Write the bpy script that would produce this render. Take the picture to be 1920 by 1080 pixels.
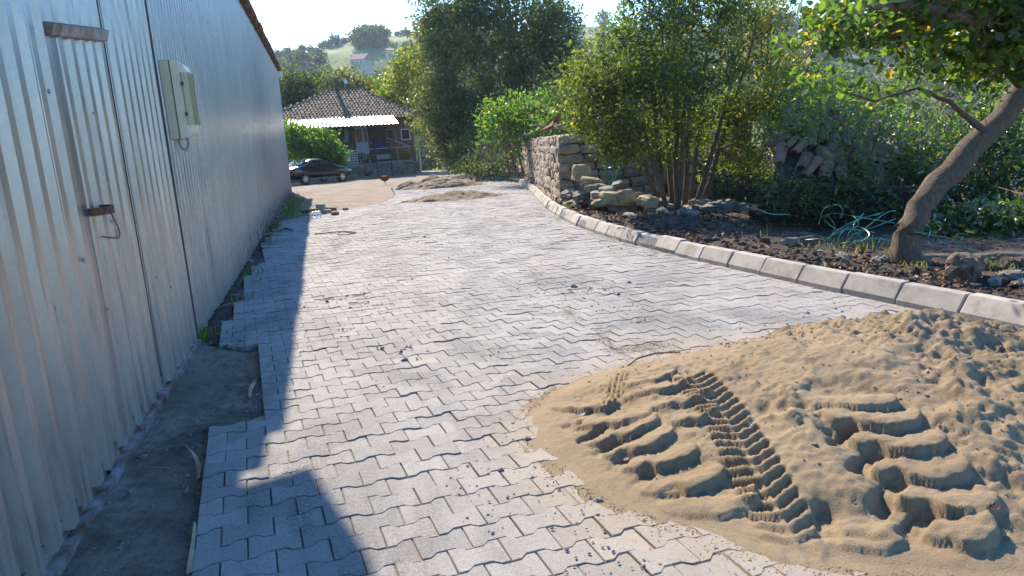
import bpy, math, random
import numpy as np
from mathutils import Matrix, Vector

# ------------------------------------------------------------------ camera, sky, sun, exposure
scene = bpy.context.scene
for o in list(bpy.data.objects):
    bpy.data.objects.remove(o)
COL = scene.collection
EYE = 1.47
CAM_ROT = np.array([[0.96236385, 0.10700256, -0.24981247],
                    [-0.26738176, 0.20838801, -0.94078767],
                    [-0.04860877, 0.97217534, 0.22915562]])
cam_data = bpy.data.cameras.new('camera')
cam = bpy.data.objects.new('camera', cam_data)
COL.objects.link(cam)
cam_data.sensor_width = 36.0
cam_data.lens = 36.0 * 1330.0 / 1920.0
cam_data.clip_start = 0.05
cam_data.clip_end = 3000
cam.matrix_world = Matrix.Translation((0, 0, EYE)) @ Matrix([list(r) for r in CAM_ROT]).to_4x4()
scene.camera = cam

SUN = Vector((-0.145, 1.30, 1.0)).normalized()          # towards the sun
SUN_EL = math.asin(SUN.z)
SUN_AZ = math.atan2(SUN.x, SUN.y)                        # clockwise from +Y
world = bpy.data.worlds.new('World')
scene.world = world
world.use_nodes = True
wn = world.node_tree
wn.nodes.clear()
sky = wn.nodes.new('ShaderNodeTexSky')
sky.sky_type = 'NISHITA'
sky.sun_disc = False
sky.sun_elevation = SUN_EL
sky.sun_rotation = SUN_AZ
sky.altitude = 100
sky.air_density = 1.0
sky.dust_density = 0.3
sky.ozone_density = 5.0
bg = wn.nodes.new('ShaderNodeBackground')
bg.inputs[1].default_value = 0.15
wo = wn.nodes.new('ShaderNodeOutputWorld')
hs = wn.nodes.new('ShaderNodeHueSaturation')
hs.inputs['Saturation'].default_value = 1.22
wn.links.new(sky.outputs[0], hs.inputs['Color'])
wn.links.new(hs.outputs[0], bg.inputs[0])
wn.links.new(bg.outputs[0], wo.inputs[0])

sun_data = bpy.data.lights.new('sun', 'SUN')
sun_data.energy = 3.9
sun_data.angle = math.radians(0.55)
sun_data.color = (1.0, 0.865, 0.68)
sun = bpy.data.objects.new('sun', sun_data)
COL.objects.link(sun)
sun.rotation_euler = SUN.to_track_quat('Z', 'Y').to_euler()

vs = scene.view_settings
vs.view_transform = 'Standard'
vs.look = 'None'
vs.exposure = 1.38
vs.gamma = 1.0
scene.render.engine = 'CYCLES'
cy = scene.cycles
cy.use_denoising = True
cy.max_bounces = 6
cy.diffuse_bounces = 3
cy.glossy_bounces = 3
cy.transmission_bounces = 5
cy.transparent_max_bounces = 6
cy.volume_bounces = 0
cy.sample_clamp_indirect = 6

# ------------------------------------------------------------------ helpers
rng = np.random.default_rng(7)
random.seed(7)
SLOPE = 0.035


def gz(x, y):
    """height of the sloping road plane"""
    return -SLOPE * y


def ray(px, py):
    return CAM_ROT @ np.array([px - 960.0, 540.0 - py, -1330.0])


def at(px, py, Y):
    """the place at depth Y that was sighted at a pixel"""
    d = ray(px, py)
    return np.array([0, 0, EYE]) + d * (Y / d[1])


def on_ground(px, py, h=0.0):
    d = ray(px, py)
    t = (h - EYE) / (d[2] + SLOPE * d[1])
    return np.array([0, 0, EYE]) + d * t


def hash2(ix, iy, seed):
    n = (ix * 374761393 + iy * 668265263 + seed * 974711) & 0x7fffffff
    n = ((n ^ (n >> 13)) * 1274126177) & 0x7fffffff
    return ((n ^ (n >> 16)) & 0xffff) / 65535.0


def vnoise(x, y, seed=0):
    x = np.asarray(x, float); y = np.asarray(y, float)
    ix = np.floor(x).astype(np.int64); iy = np.floor(y).astype(np.int64)
    fx = x - ix; fy = y - iy
    fx = fx * fx * (3 - 2 * fx); fy = fy * fy * (3 - 2 * fy)
    a = hash2(ix, iy, seed); b = hash2(ix + 1, iy, seed)
    c = hash2(ix, iy + 1, seed); d = hash2(ix + 1, iy + 1, seed)
    return (a + (b - a) * fx) * (1 - fy) + (c + (d - c) * fx) * fy - 0.5


def fbm(x, y, seed=0, octaves=4):
    s = 0; a = 1.0
    for k in range(octaves):
        s = s + a * vnoise(x * 2 ** k, y * 2 ** k, seed + k * 17)
        a *= 0.5
    return s


def sstep(a, b, x):
    t = np.clip((x - a) / (b - a), 0, 1)
    return t * t * (3 - 2 * t)


def lerp_poly(pts, y):
    """x of a polyline of (x, y) points sorted by y"""
    p = np.array(pts)
    return np.interp(y, p[:, 1], p[:, 0])


class MB:
    """collects shapes; build() links them as ONE mesh object"""
    def __init__(self):
        self.v = []; self.f = []

    def add(self, verts, faces):
        o = len(self.v)
        self.v.extend([tuple(map(float, p)) for p in verts])
        self.f.extend([tuple(i + o for i in f) for f in faces])
        return self

    def box(self, c, s, rz=0.0, M=None):
        x, y, z = s[0] / 2, s[1] / 2, s[2] / 2
        vs_ = [(-x, -y, -z), (x, -y, -z), (x, y, -z), (-x, y, -z), (-x, -y, z), (x, -y, z), (x, y, z), (-x, y, z)]
        R = (Matrix.Rotation(rz, 3, 'Z') if M is None else M)
        vs_ = [R @ Vector(p) + Vector(c) for p in vs_]
        return self.add(vs_, [(0, 3, 2, 1), (4, 5, 6, 7), (0, 1, 5, 4), (1, 2, 6, 5), (2, 3, 7, 6), (3, 0, 4, 7)])

    def cbox(self, c, s, b, rz=0.0, M=None):
        """box with chamfered edges"""
        x, y, z = s[0] / 2, s[1] / 2, s[2] / 2
        b = min(b, x * .9, y * .9, z * .9)
        vs_ = []; idx = {}
        for sx in (-1, 1):
            for sy in (-1, 1):
                for sz in (-1, 1):
                    for ax in range(3):
                        p = [sx * (x - b), sy * (y - b), sz * (z - b)]
                        p[ax] = (sx * x, sy * y, sz * z)[ax]
                        idx[(sx, sy, sz, ax)] = len(vs_); vs_.append(p)
        F = []
        for ax in range(3):
            o1, o2 = [(1, 2), (2, 0), (0, 1)][ax]
            for s_ in (-1, 1):
                q = []
                for a, b2 in ((-1, -1), (1, -1), (1, 1), (-1, 1)):
                    k = [0, 0, 0]; k[ax] = s_; k[o1] = a; k[o2] = b2
                    q.append(idx[tuple(k) + (ax,)])
                F.append(tuple(q) if s_ > 0 else tuple(q[::-1]))
        for ax in range(3):
            o1, o2 = [(1, 2), (2, 0), (0, 1)][ax]
            for a in (-1, 1):
                for b2 in (-1, 1):
                    k0 = [0, 0, 0]; k1 = [0, 0, 0]
                    k0[ax] = -1; k1[ax] = 1
                    for k in (k0, k1):
                        k[o1] = a; k[o2] = b2
                    q = (idx[tuple(k0) + (o1,)], idx[tuple(k1) + (o1,)], idx[tuple(k1) + (o2,)], idx[tuple(k0) + (o2,)])
                    F.append(q if a * b2 < 0 else q[::-1])
        for sx in (-1, 1):
            for sy in (-1, 1):
                for sz in (-1, 1):
                    t = tuple(idx[(sx, sy, sz, a)] for a in range(3))
                    F.append(t if sx * sy * sz > 0 else t[::-1])
        R = (Matrix.Rotation(rz, 3, 'Z') if M is None else M)
        return self.add([R @ Vector(p) + Vector(c) for p in vs_], F)

    def tube(self, pts, radii, n=6, cap=True):
        P = [Vector(p) for p in pts]
        if not hasattr(radii, '__len__'):
            radii = [radii] * len(P)
        rings = []
        up = Vector((0.13, 0.21, 0.97))
        for i, p in enumerate(P):
            d = (P[min(i + 1, len(P) - 1)] - P[max(i - 1, 0)]).normalized()
            a = d.cross(up)
            if a.length < 1e-3:
                a = d.cross(Vector((1, 0, 0)))
            a.normalize(); b = d.cross(a)
            rings.append([p + (a * math.cos(2 * math.pi * k / n) + b * math.sin(2 * math.pi * k / n)) * radii[i] for k in range(n)])
        vs_ = [q for r in rings for q in r]
        F = []
        for i in range(len(P) - 1):
            for k in range(n):
                F.append((i * n + k, i * n + (k + 1) % n, (i + 1) * n + (k + 1) % n, (i + 1) * n + k))
        if cap:
            F.append(tuple(range(n))[::-1]); F.append(tuple((len(P) - 1) * n + k for k in range(n)))
        return self.add(vs_, F)

    def lathe(self, prof, n=12, M=None):
        """prof: (r, z) pairs around local Z; M 4x4"""
        M = M or Matrix.Identity(4)
        vs_ = []; F = []
        for r, z in prof:
            for k in range(n):
                a = 2 * math.pi * k / n
                vs_.append(M @ Vector((r * math.cos(a), r * math.sin(a), z)))
        for i in range(len(prof) - 1):
            for k in range(n):
                F.append((i * n + k, i * n + (k + 1) % n, (i + 1) * n + (k + 1) % n, (i + 1) * n + k))
        F.append(tuple(range(n))[::-1]); F.append(tuple((len(prof) - 1) * n + k for k in range(n)))
        return self.add(vs_, F)

    def prism(self, poly, z0, z1):
        n = len(poly)
        vs_ = [(x, y, z0) for x, y in poly] + [(x, y, z1) for x, y in poly]
        F = [tuple(range(n))[::-1], tuple(range(n, 2 * n))]
        F += [(i, (i + 1) % n, n + (i + 1) % n, n + i) for i in range(n)]
        return self.add(vs_, F)

    def build(self, name, mat, parent=None, smooth=False, local=False, tones=None):
        return mesh_obj(name, self.v, self.f, mat, parent, smooth, local, tones)


def wm(o):
    m = o.matrix_basis.copy()
    if o.parent is not None:
        m = wm(o.parent) @ o.matrix_parent_inverse @ m
    return m


def link_parent(o, parent, local=False):
    """shapes are written in world coordinates unless local is set"""
    if parent is not None:
        o.parent = parent
        if not local:
            o.matrix_parent_inverse = wm(parent).inverted()


def mesh_obj(name, verts, faces, mat, parent=None, smooth=False, local=False, tones=None):
    me = bpy.data.meshes.new(name)
    if isinstance(faces, np.ndarray):
        V = np.asarray(verts, dtype=np.float32); k = faces.shape[1]; m = len(faces)
        me.vertices.add(len(V)); me.vertices.foreach_set('co', V.ravel())
        me.loops.add(m * k); me.loops.foreach_set('vertex_index', faces.astype(np.int32).ravel())
        me.polygons.add(m)
        me.polygons.foreach_set('loop_start', np.arange(0, m * k, k, dtype=np.int32))
        me.update(calc_edges=True)
    else:
        me.from_pydata([tuple(v) for v in verts], [], faces)
        me.update()
    me.polygons.foreach_set('use_smooth', [bool(smooth)] * len(me.polygons))
    if tones is not None:
        a = me.attributes.new('tone', 'FLOAT', 'FACE')
        a.data.foreach_set('value', np.asarray(tones, dtype=np.float32))
    if mat is not None:
        me.materials.append(mat)
    o = bpy.data.objects.new(name, me)
    COL.objects.link(o)
    link_parent(o, parent, local)
    return o


def tag(o, label=None, cat=None, group=None, kind=None):
    if label: o['label'] = label
    if cat: o['category'] = cat
    if group: o['group'] = group
    if kind: o['kind'] = kind
    return o


def thing(name, label, cat, loc=(0, 0, 0), rz=0.0, group=None, kind=None):
    o = bpy.data.objects.new(name, None)
    COL.objects.link(o)
    o.empty_display_size = 0.1
    o.location = tuple(float(c) for c in loc)
    o.rotation_euler = (0, 0, rz)
    return tag(o, label, cat, group, kind)


def copy_tree(o, parent=None):
    c = o.copy()
    COL.objects.link(c)
    c.parent = parent
    for ch in list(o.children):
        copy_tree(ch, c)
    return c


# ------------------------------------------------------------------ materials
class NT:
    def __init__(self, name):
        self.m = bpy.data.materials.new(name)
        self.m.use_nodes = True
        self.t = self.m.node_tree
        self.t.nodes.clear()

    def node(self, typ, ins=None, **kw):
        n = self.t.nodes.new(typ)
        for k, v in kw.items():
            setattr(n, k, v)
        for k, v in (ins or {}).items():
            self.set(n.inputs[k], v)
        return n

    def set(self, sock, v):
        if isinstance(v, bpy.types.NodeSocket):
            self.t.links.new(v, sock)
        elif isinstance(v, (tuple, list)) and len(v) == 3 and sock.type == 'RGBA':
            sock.default_value = (*v, 1)
        else:
            sock.default_value = v

    def pos(self, scale=None):
        p = self.node('ShaderNodeNewGeometry').outputs['Position']
        return self.scaled(p, scale) if scale else p

    def obj(self, scale=None):
        p = self.node('ShaderNodeTexCoord').outputs['Object']
        return self.scaled(p, scale) if scale else p

    def scaled(self, p, s):
        return self.node('ShaderNodeVectorMath', {0: p, 1: s}, operation='MULTIPLY').outputs[0]

    def noise(self, vec, scale, detail=4, rough=0.6, dist=0.0):
        return self.node('ShaderNodeTexNoise', {'Vector': vec, 'Scale': scale, 'Detail': detail, 'Roughness': rough, 'Distortion': dist}).outputs['Fac']

    def voro(self, vec, scale, out='Color', feature='F1'):
        return self.node('ShaderNodeTexVoronoi', {'Vector': vec, 'Scale': scale}, feature=feature).outputs[out]

    def ramp(self, fac, stops, interp='LINEAR'):
        n = self.node('ShaderNodeValToRGB', {'Fac': fac})
        cr = n.color_ramp
        cr.interpolation = interp
        while len(cr.elements) < len(stops):
            cr.elements.new(0.5)
        for e, (p, c) in zip(cr.elements, stops):
            e.position = p
            e.color = (*c, 1) if isinstance(c, (tuple, list)) else (c, c, c, 1)
        return n.outputs['Color']

    def mix(self, fac, a, b, mode='MIX'):
        n = self.node('ShaderNodeMix', data_type='RGBA', blend_type=mode)
        self.set(n.inputs[0], fac); self.set(n.inputs[6], a); self.set(n.inputs[7], b)
        return n.outputs[2]

    def math(self, op, a, b=0.0, clamp=False):
        n = self.node('ShaderNodeMath', {0: a, 1: b}, operation=op, use_clamp=clamp)
        return n.outputs[0]

    def mapr(self, v, a, b, c=0.0, d=1.0):
        return self.node('ShaderNodeMapRange', {0: v, 1: a, 2: b, 3: c, 4: d}).outputs[0]

    def xyz(self, vec):
        n = self.node('ShaderNodeSeparateXYZ', {0: vec})
        return n.outputs

    def bump(self, h, strength=0.3, dist=0.01, normal=None):
        ins = {'Height': h, 'Strength': strength, 'Distance': dist}
        n = self.node('ShaderNodeBump', ins)
        if normal is not None:
            self.set(n.inputs['Normal'], normal)
        return n.outputs[0]

    def attr(self, name):
        return self.node('ShaderNodeAttribute', attribute_name=name).outputs['Fac']

    def rand(self):
        return self.node('ShaderNodeObjectInfo').outputs['Random']

    def principled(self, color, rough=0.8, metal=0.0, normal=None, **kw):
        ins = {'Base Color': color, 'Roughness': rough, 'Metallic': metal}
        ins.update(kw)
        n = self.node('ShaderNodeBsdfPrincipled', ins)
        if normal is not None:
            self.set(n.inputs['Normal'], normal)
        return n.outputs[0]

    def out(self, shader):
        self.node('ShaderNodeOutputMaterial', {'Surface': shader})
        return self.m


def simple(name, c1, c2, scale=8.0, rough=0.8, metal=0.0, bump=0.2, dist=0.01, world=False, detail=5, rnd=0.0, **kw):
    """two tones of one colour broken up by noise"""
    t = NT(name)
    v = t.pos() if world else t.obj()
    f = t.noise(v, scale, detail, 0.65)
    c = t.ramp(f, [(0.3, c1), (0.7, c2)])
    if rnd:
        k = t.mapr(t.rand(), 0, 1, 1 - rnd, 1 + rnd)
        c = t.mix(1.0, c, t.node('ShaderNodeCombineXYZ', {0: k, 1: k, 2: k}).outputs[0], 'MULTIPLY')
    n = t.bump(t.noise(v, scale * 4, 4), bump, dist) if bump else None
    return t.out(t.principled(c, rough, metal, n, **kw))


def leaf_mat(name, stops, trans=0.5, gloss=0.06, rough=0.35, tcol=1.9):
    """thin leaf: reflects and lets light through; the tone of each leaf comes from the attribute"""
    t = NT(name)
    c = t.ramp(t.attr('tone'), stops)
    tc = t.mix(1.0, c, (tcol * 1.15, tcol * 1.15, tcol * 0.5), 'MULTIPLY')
    d = t.node('ShaderNodeBsdfDiffuse', {'Color': c}).outputs[0]
    tr = t.node('ShaderNodeBsdfTranslucent', {'Color': tc}).outputs[0]
    m = t.node('ShaderNodeMixShader', {0: trans, 1: d, 2: tr}).outputs[0]
    g = t.node('ShaderNodeBsdfGlossy', {'Color': (0.9, 0.9, 0.9), 'Roughness': rough}).outputs[0]
    m = t.node('ShaderNodeMixShader', {0: gloss, 1: m, 2: g}).outputs[0]
    return t.out(m)

# ------------------------------------------------------------------ ground
KERB = [(4.70, 1.2), (4.66, 2.4), (4.60, 3.6), (4.53, 4.4), (4.42, 5.3), (4.34, 6.4), (4.27, 7.5), (4.24, 8.6), (4.23, 9.7),
        (4.27, 10.6), (4.36, 11.6), (4.55, 13.0), (4.80, 14.3), (5.08, 15.7), (5.80, 18.7), (6.61, 22.0), (7.25, 25.0), (7.75, 27.4)]
LEFT_EDGE = [(-0.40, 0.5), (-0.58, 2.5), (-0.76, 4.10), (-0.50, 4.11), (-0.46, 4.3), (-0.50, 4.6), (-0.64, 5.8), (-0.68, 5.95), (-0.90, 6.0),
             (-0.98, 6.9), (-0.90, 7.2), (-0.98, 8.0), (-0.90, 8.2), (-1.03, 9.4), (-1.0, 10.6), (-0.90, 11.1), (-1.04, 12.4), (-1.06, 15.0),
             (-0.92, 18.3), (-0.32, 19.2), (0.7, 20.2), (1.7, 21.4), (2.5, 24.5), (2.9, 28.0), (3.2, 33.0)]


def ridge_z(x):
    return np.interp(x, [-120, -60, -17, 10, 25, 60, 126, 300, 420, 700], [22, 36, 42.0, 46.5, 48.5, 50.5, 52, 50, 44, 30])


def terrain(x, y):
    x = np.asarray(x, float); y = np.asarray(y, float)
    z = -SLOPE * np.clip(y, -60, 56)
    z = z - 0.10 * np.clip(y - 56, 0, 90)
    rise = np.clip(y - 190, 0, None)
    rz = ridge_z(x)
    top = np.clip(rise / 210.0, 0, 1)
    z = np.where(y > 190, z + (rz - z) * (top ** 1.15) - 0.12 * np.clip(y - 400, 0, None), z)
    bumps = fbm(x / 40.0, y / 40.0, 3) * 5.0 * sstep(150, 260, y)
    return z + bumps


gx = np.concatenate([np.linspace(-420, -60, 22), np.linspace(-50, -12, 20), np.linspace(-11, 26, 120), np.linspace(27, 90, 40), np.linspace(96, 640, 60)])
gy = np.concatenate([np.linspace(-80, -6, 12), np.linspace(-5, 62, 150), np.linspace(64, 180, 40), np.linspace(184, 460, 100), np.linspace(470, 640, 12)])
XX, YY = np.meshgrid(gx, gy)
ZZ = terrain(XX, YY)
near = (np.abs(XX) < 40) & (YY < 60)
kx = lerp_poly(KERB, YY)
road = sstep(0.0, 0.25, kx - XX) * sstep(31.5, 30.0, YY)
ZZ = ZZ - 0.055 + np.where(near, 0.05 * fbm(XX / 0.9, YY / 0.9, 5) * (1 - 0.85 * road), 0)
far_left = (XX < 2.8) & (YY > 19.5) & (YY < 48) & (XX > -3)
ZZ = np.where(far_left, ZZ + 0.035, ZZ)
nx, ny = len(gx), len(gy)
idx = np.arange(nx * ny).reshape(ny, nx)
F = np.stack([idx[:-1, :-1], idx[:-1, 1:], idx[1:, 1:], idx[1:, :-1]], -1).reshape(-1, 4)

t = NT('ground')
p = t.pos()
nf = t.noise(p, 1.3, 6, 0.7)
dirt = t.ramp(nf, [(0.25, (0.12, 0.085, 0.055)), (0.5, (0.25, 0.195, 0.14)), (0.75, (0.34, 0.28, 0.21))])
peb = t.voro(p, 24.0)
dirt = t.mix(0.35, dirt, t.mix(1.0, dirt, peb, 'MULTIPLY'))
fl = t.noise(p, 0.05, 6, 0.65)
fine = t.noise(p, 0.6, 4, 0.7)
meadow = t.ramp(fl, [(0.3, (0.09, 0.14, 0.04)), (0.5, (0.15, 0.205, 0.06)), (0.7, (0.24, 0.245, 0.10))])
meadow = t.mix(0.35, meadow, t.ramp(fine, [(0.35, (0.05, 0.08, 0.025)), (0.65, (0.22, 0.26, 0.10))]))
yy = t.xyz(p)[1]
c = t.mix(t.mapr(yy, 66, 95), dirt, meadow)
b = t.bump(t.noise(p, 22, 5, 0.7), 0.6, 0.03)
ground_mat = t.out(t.principled(c, 0.95, 0, b))
tag(mesh_obj('ground', np.stack([XX, YY, ZZ], -1).reshape(-1, 3), F, ground_mat, smooth=True), kind='structure')

# ------------------------------------------------------------------ paved road: interlocking concrete blocks
L, PITCH, AMP, GAP = 0.2, 0.139, 0.013, 0.0026
t = NT('paving_block')
p = t.pos()
rnd = t.rand()
tone = t.math('ADD', t.attr('tone'), 0.0)
k = t.math('ADD', t.math('MULTIPLY', t.math('FRACT', t.math('MULTIPLY', rnd, 7.13)), t.math('LESS_THAN', tone, 0.0001)), tone)
base = t.ramp(k, [(0.0, (0.205, 0.196, 0.187)), (0.5, (0.285, 0.271, 0.257)), (1.0, (0.365, 0.34, 0.312))])
grain = t.noise(p, 260, 3, 0.8)
base = t.mix(0.45, base, t.ramp(grain, [(0.3, (0.12, 0.12, 0.12)), (0.5, (0.30, 0.286, 0.27)), (0.72, (0.48, 0.46, 0.435))]), 'MIX')
q = t.scaled(p, (1.0, 0.45, 1.0))
dustn = t.noise(q, 1.35, 7, 0.72, 0.6)
spk = t.noise(p, 95, 3, 0.85)
dmask = t.math('MULTIPLY', t.mapr(dustn, 0.46, 0.60), t.mapr(spk, 0.40, 0.53))
base = t.mix(t.math('MULTIPLY', dmask, 0.85), base, (0.115, 0.113, 0.112))
sandn = t.noise(t.scaled(p, (0.8, 0.5, 1.0)), 1.9, 6, 0.75, 0.3)
base = t.mix(t.mapr(sandn, 0.55, 0.78, 0, 0.5), base, (0.46, 0.36, 0.27))
pits = t.voro(p, 170, 'Distance')
spec = t.voro(p, 60, 'Distance')
base = t.mix(t.mapr(spec, 0.20, 0.10, 0, 0.6), base, (0.10, 0.097, 0.092))
g2 = t.noise(p, 115, 2, 0.7)
base = t.mix(t.mapr(g2, 0.56, 0.68, 0, 0.55), base, (0.13, 0.126, 0.12))
base = t.mix(t.mapr(g2, 0.40, 0.28, 0, 0.45), base, (0.50, 0.48, 0.455))
ex, ey, ez = t.xyz(p)
rr_ = t.node('ShaderNodeVectorMath', {0: t.node('ShaderNodeCombineXYZ', {0: t.math('DIVIDE', t.math('SUBTRACT', ex, 2.72), 1.95), 1: t.math('DIVIDE', t.math('SUBTRACT', ey, 2.85), 1.55), 2: 0.0}).outputs[0]}, operation='LENGTH').outputs['Value']
film = t.math('MULTIPLY', t.mapr(t.math('ADD', rr_, t.math('MULTIPLY', t.noise(p, 5, 5, .7), .35)), 1.36, 1.08), t.mapr(spk, .3, .55))
base = t.mix(t.math('MULTIPLY', film, .75), base, (0.36, 0.285, 0.20))
h = t.math('ADD', t.math('MULTIPLY', grain, 0.6), t.mapr(pits, 0.0, 0.35, 0, 0.5))
nrm = t.bump(h, 0.75, 0.004, t.bump(t.noise(p, 30, 4), 0.35, 0.01))
paver_mat = t.out(t.principled(base, 0.88, 0, nrm))

SEED_PT = on_ground(420.8, 898.5)
UD = np.array([math.cos(math.radians(3.2)), math.sin(math.radians(3.2))])
VD = np.array([-math.sin(math.radians(5.2)), math.cos(math.radians(5.2))])


def paver_outline(half=False, GAP=GAP):
    l = L / 2 - GAP
    hi = PITCH / 2 + AMP - GAP * 0.8; lo = PITCH / 2 - AMP - GAP * 0.8
    xs = [-l, -0.064, -0.036, 0.036, 0.064, l]; ws = [hi, hi, lo, lo, hi, hi]
    if half:                                    # right half of a block
        xs = [GAP, 0.03, 0.036, 0.05, 0.064, l]; ws = [lo, lo, lo, (lo + hi) / 2, hi, hi]
        xs = [x - 0.05 for x in xs]
    return xs, ws


def paver_mesh_data(half=False, gap=GAP, bev=0.0028):
    xs, ws = paver_outline(half, gap)
    ring = [(x, w) for x, w in zip(xs, ws)] + [(x, -w) for x, w in zip(xs[::-1], ws[::-1])]
    cxm = sum(xs) / 6
    V = []
    for (x, w) in ring: V.append((x, w, -0.075))
    for (x, w) in ring: V.append((x, w, -bev))
    for (x, w) in ring: V.append((x + (-bev if x > cxm else bev) * (abs(x - cxm) > 0.03), w - math.copysign(bev, w), 0.0))
    Fq = []
    for r in (0, 12):
        for i in range(12):
            j = (i + 1) % 12
            Fq.append((r + j, r + i, r + 12 + i, r + 12 + j))
    for i in range(5):
        Fq.append((24 + i, 24 + 11 - i, 24 + 10 - i, 24 + i + 1))
    V = np.array(V)
    W = np.zeros_like(V)
    W[:, :2] = V[:, :1] * UD + V[:, 1:2] * VD
    W[:, 2] = V[:, 2] - SLOPE * W[:, 1]
    return W, np.array(Fq)


PV, PF = paver_mesh_data()
HV, HF = paver_mesh_data(True)
PV2, _f = paver_mesh_data(False, 0.0022, 0.0018)
cells = []
for j in range(-260, 40):                        # j grows towards the camera
    for i in range(-12, 60):
        u = i + (0.5 if j % 2 == 0 else 0.0)     # block centre; joints of even rows on whole numbers
        c = SEED_PT[:2] + UD * (u * L) - VD * (j * PITCH)
        if c[1] < 0.9 or c[1] > 31.5: continue
        le = lerp_poly(LEFT_EDGE, c[1]); re = lerp_poly(KERB, c[1])
        if c[0] > re + 0.08: continue
        if c[0] < le + 0.075:
            if c[0] > le - 0.045:
                cells.append((c[0] + 0.05, c[1], True, le))
            continue
        if c[1] > 30.6 + 0.9 * math.sin(c[0] * 1.7): continue
        cells.append((c[0], c[1], False, le))
# how large each block shows from the camera decides which are pieces of their own
def shown(c):
    w = np.array([c[0], c[1], gz(0, c[1]) - EYE])
    d = CAM_ROT.T @ w
    if -d[2] < 0.3: return -1
    px = 960 + 1330 * d[0] / -d[2]; py = 540 - 1330 * d[1] / -d[2]
    if px < -20 or px > 1940 or py > 1100: return -1
    inpile = ((c[0] - 2.75) / 1.5) ** 2 + ((c[1] - 2.8) / 1.25) ** 2 < 1
    if inpile: return -1
    return 1.0 / (w @ w)


order = sorted(range(len(cells)), key=lambda n: -shown(cells[n]))
own = set(order[:300])
paved = mesh_obj('paved_road', [(-1.05, 0.6, gz(0, .6) - 0.012), (4.75, 0.6, gz(0, .6) - 0.012), (4.4, 10, gz(0, 10) - 0.012), (-1.06, 10, gz(0, 10) - 0.012)],
                 [(0, 1, 2, 3)], None)
# joint bed under the blocks follows the outline of the paving
bed = MB()
ysb = np.concatenate([np.arange(0.6, 18.3, 0.139), np.arange(18.3, 31.2, 0.25)])
lb = []
for y in ysb:
    lb.append((lerp_poly(LEFT_EDGE, y) + 0.09, y, lerp_poly(KERB, y) + 0.05, float(np.interp(y, [4, 9], [0.010, 0.005]))))
for a, b_ in zip(lb[:-1], lb[1:]):
    bed.add([(a[0], a[1], gz(0, a[1]) - a[3]), (a[2], a[1], gz(0, a[1]) - a[3]), (b_[2], b_[1], gz(0, b_[1]) - b_[3]), (b_[0], b_[1], gz(0, b_[1]) - b_[3])], [(0, 1, 2, 3)])
t = NT('joint_sand')
p = t.pos()
c = t.ramp(t.noise(p, 9, 5, .7), [(.3, (0.04, 0.038, 0.036)), (.7, (0.14, 0.125, 0.108))])
c = t.mix(t.mapr(t.noise(p, 1.1, 5, .7), .47, .62), c, (0.32, 0.255, 0.185))
joint_mat = t.out(t.principled(c, .95, 0, t.bump(t.noise(p, 60, 4), .5, .005)))
me_old = paved.data
me = bpy.data.meshes.new('paved_road'); me.from_pydata(bed.v, [], bed.f); me.update(); me.materials.append(joint_mat)
paved.data = me
bpy.data.meshes.remove(me_old)
tag(paved, kind='structure')


def mesh_data(name, V, Fq, m):
    me = bpy.data.meshes.new(name); me.from_pydata([tuple(v) for v in V], [], [tuple(int(i) for i in f) for f in Fq]); me.update(); me.materials.append(m)
    return me


pm_full = mesh_data('paving_block', PV, PF, paver_mat)
pm_half = mesh_data('paving_block_half', HV, HF, paver_mat)
bv, bf, bt = [], [], []
off = 0
settle = lambda x, y: 0.004 * float(fbm(x / 0.8, y / 0.8, 21, 2))
for n in range(len(cells)):
    x, y, half, le = cells[n]
    z = gz(x, y) + settle(x, y) + rng.normal(0, 0.0024)
    jx, jy = rng.normal(0, 0.0007, 2)
    tx, ty = rng.normal(0, 0.009, 2)
    if n in own:
        o = bpy.data.objects.new('paving_block', pm_half if half else pm_full)
        COL.objects.link(o)
        o.parent = paved
        o.location = (x + jx, y + jy, z)
        o.rotation_euler = (tx, ty, rng.normal(0, 0.006))
    else:
        V0 = (HV if half else (PV if y < 6.5 else PV2)).copy()
        if y > 6.5: tx *= 0.5; ty *= 0.5
        V0[:, 2] += z + V0[:, 0] * ty - V0[:, 1] * tx
        V0[:, 0] += x + jx; V0[:, 1] += y + jy
        bv.append(V0); bf.append((HF if half else PF) + off); off += len(V0)
        bt.append(np.full(len(PF), rng.uniform(0.02, 1.0)))
tag(mesh_obj('paving_block', np.concatenate(bv), np.concatenate(bf), paver_mat, paved, tones=np.concatenate(bt)), kind='stuff')

# ------------------------------------------------------------------ kerb
t = NT('kerb_concrete')
p = t.pos()
rn = t.rand()
c = t.ramp(t.noise(p, 5, 6, 0.7), [(0.3, (0.27, 0.24, 0.20)), (0.5, (0.39, 0.355, 0.305)), (0.75, (0.47, 0.435, 0.385))])
kk = t.mapr(rn, 0, 1, 0.88, 1.1)
c = t.mix(1.0, c, t.node('ShaderNodeCombineXYZ', {0: kk, 1: kk, 2: t.math('MULTIPLY', kk, 0.99)}).outputs[0], 'MULTIPLY')
c = t.mix(t.mapr(t.voro(p, 55, 'Distance'), 0.12, 0.04, 0, 0.5), c, (0.14, 0.13, 0.12))
c = t.mix(t.mapr(t.noise(p, 3.3, 6, .75), .52, .66, 0, .55), c, (0.17, 0.15, 0.125))
kerb_mat = t.out(t.principled(c, 0.9, 0, t.bump(t.noise(p, 160, 4, 0.75), 0.5, 0.004)))
mortar_mat = simple('kerb_mortar', (0.10, 0.10, 0.10), (0.25, 0.245, 0.235), 18, 0.95, bump=0.6, dist=0.02, world=True)

kp = np.array(KERB)
seg = np.sqrt((np.diff(kp, axis=0) ** 2).sum(1))
cum = np.concatenate([[0], np.cumsum(seg)])
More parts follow.
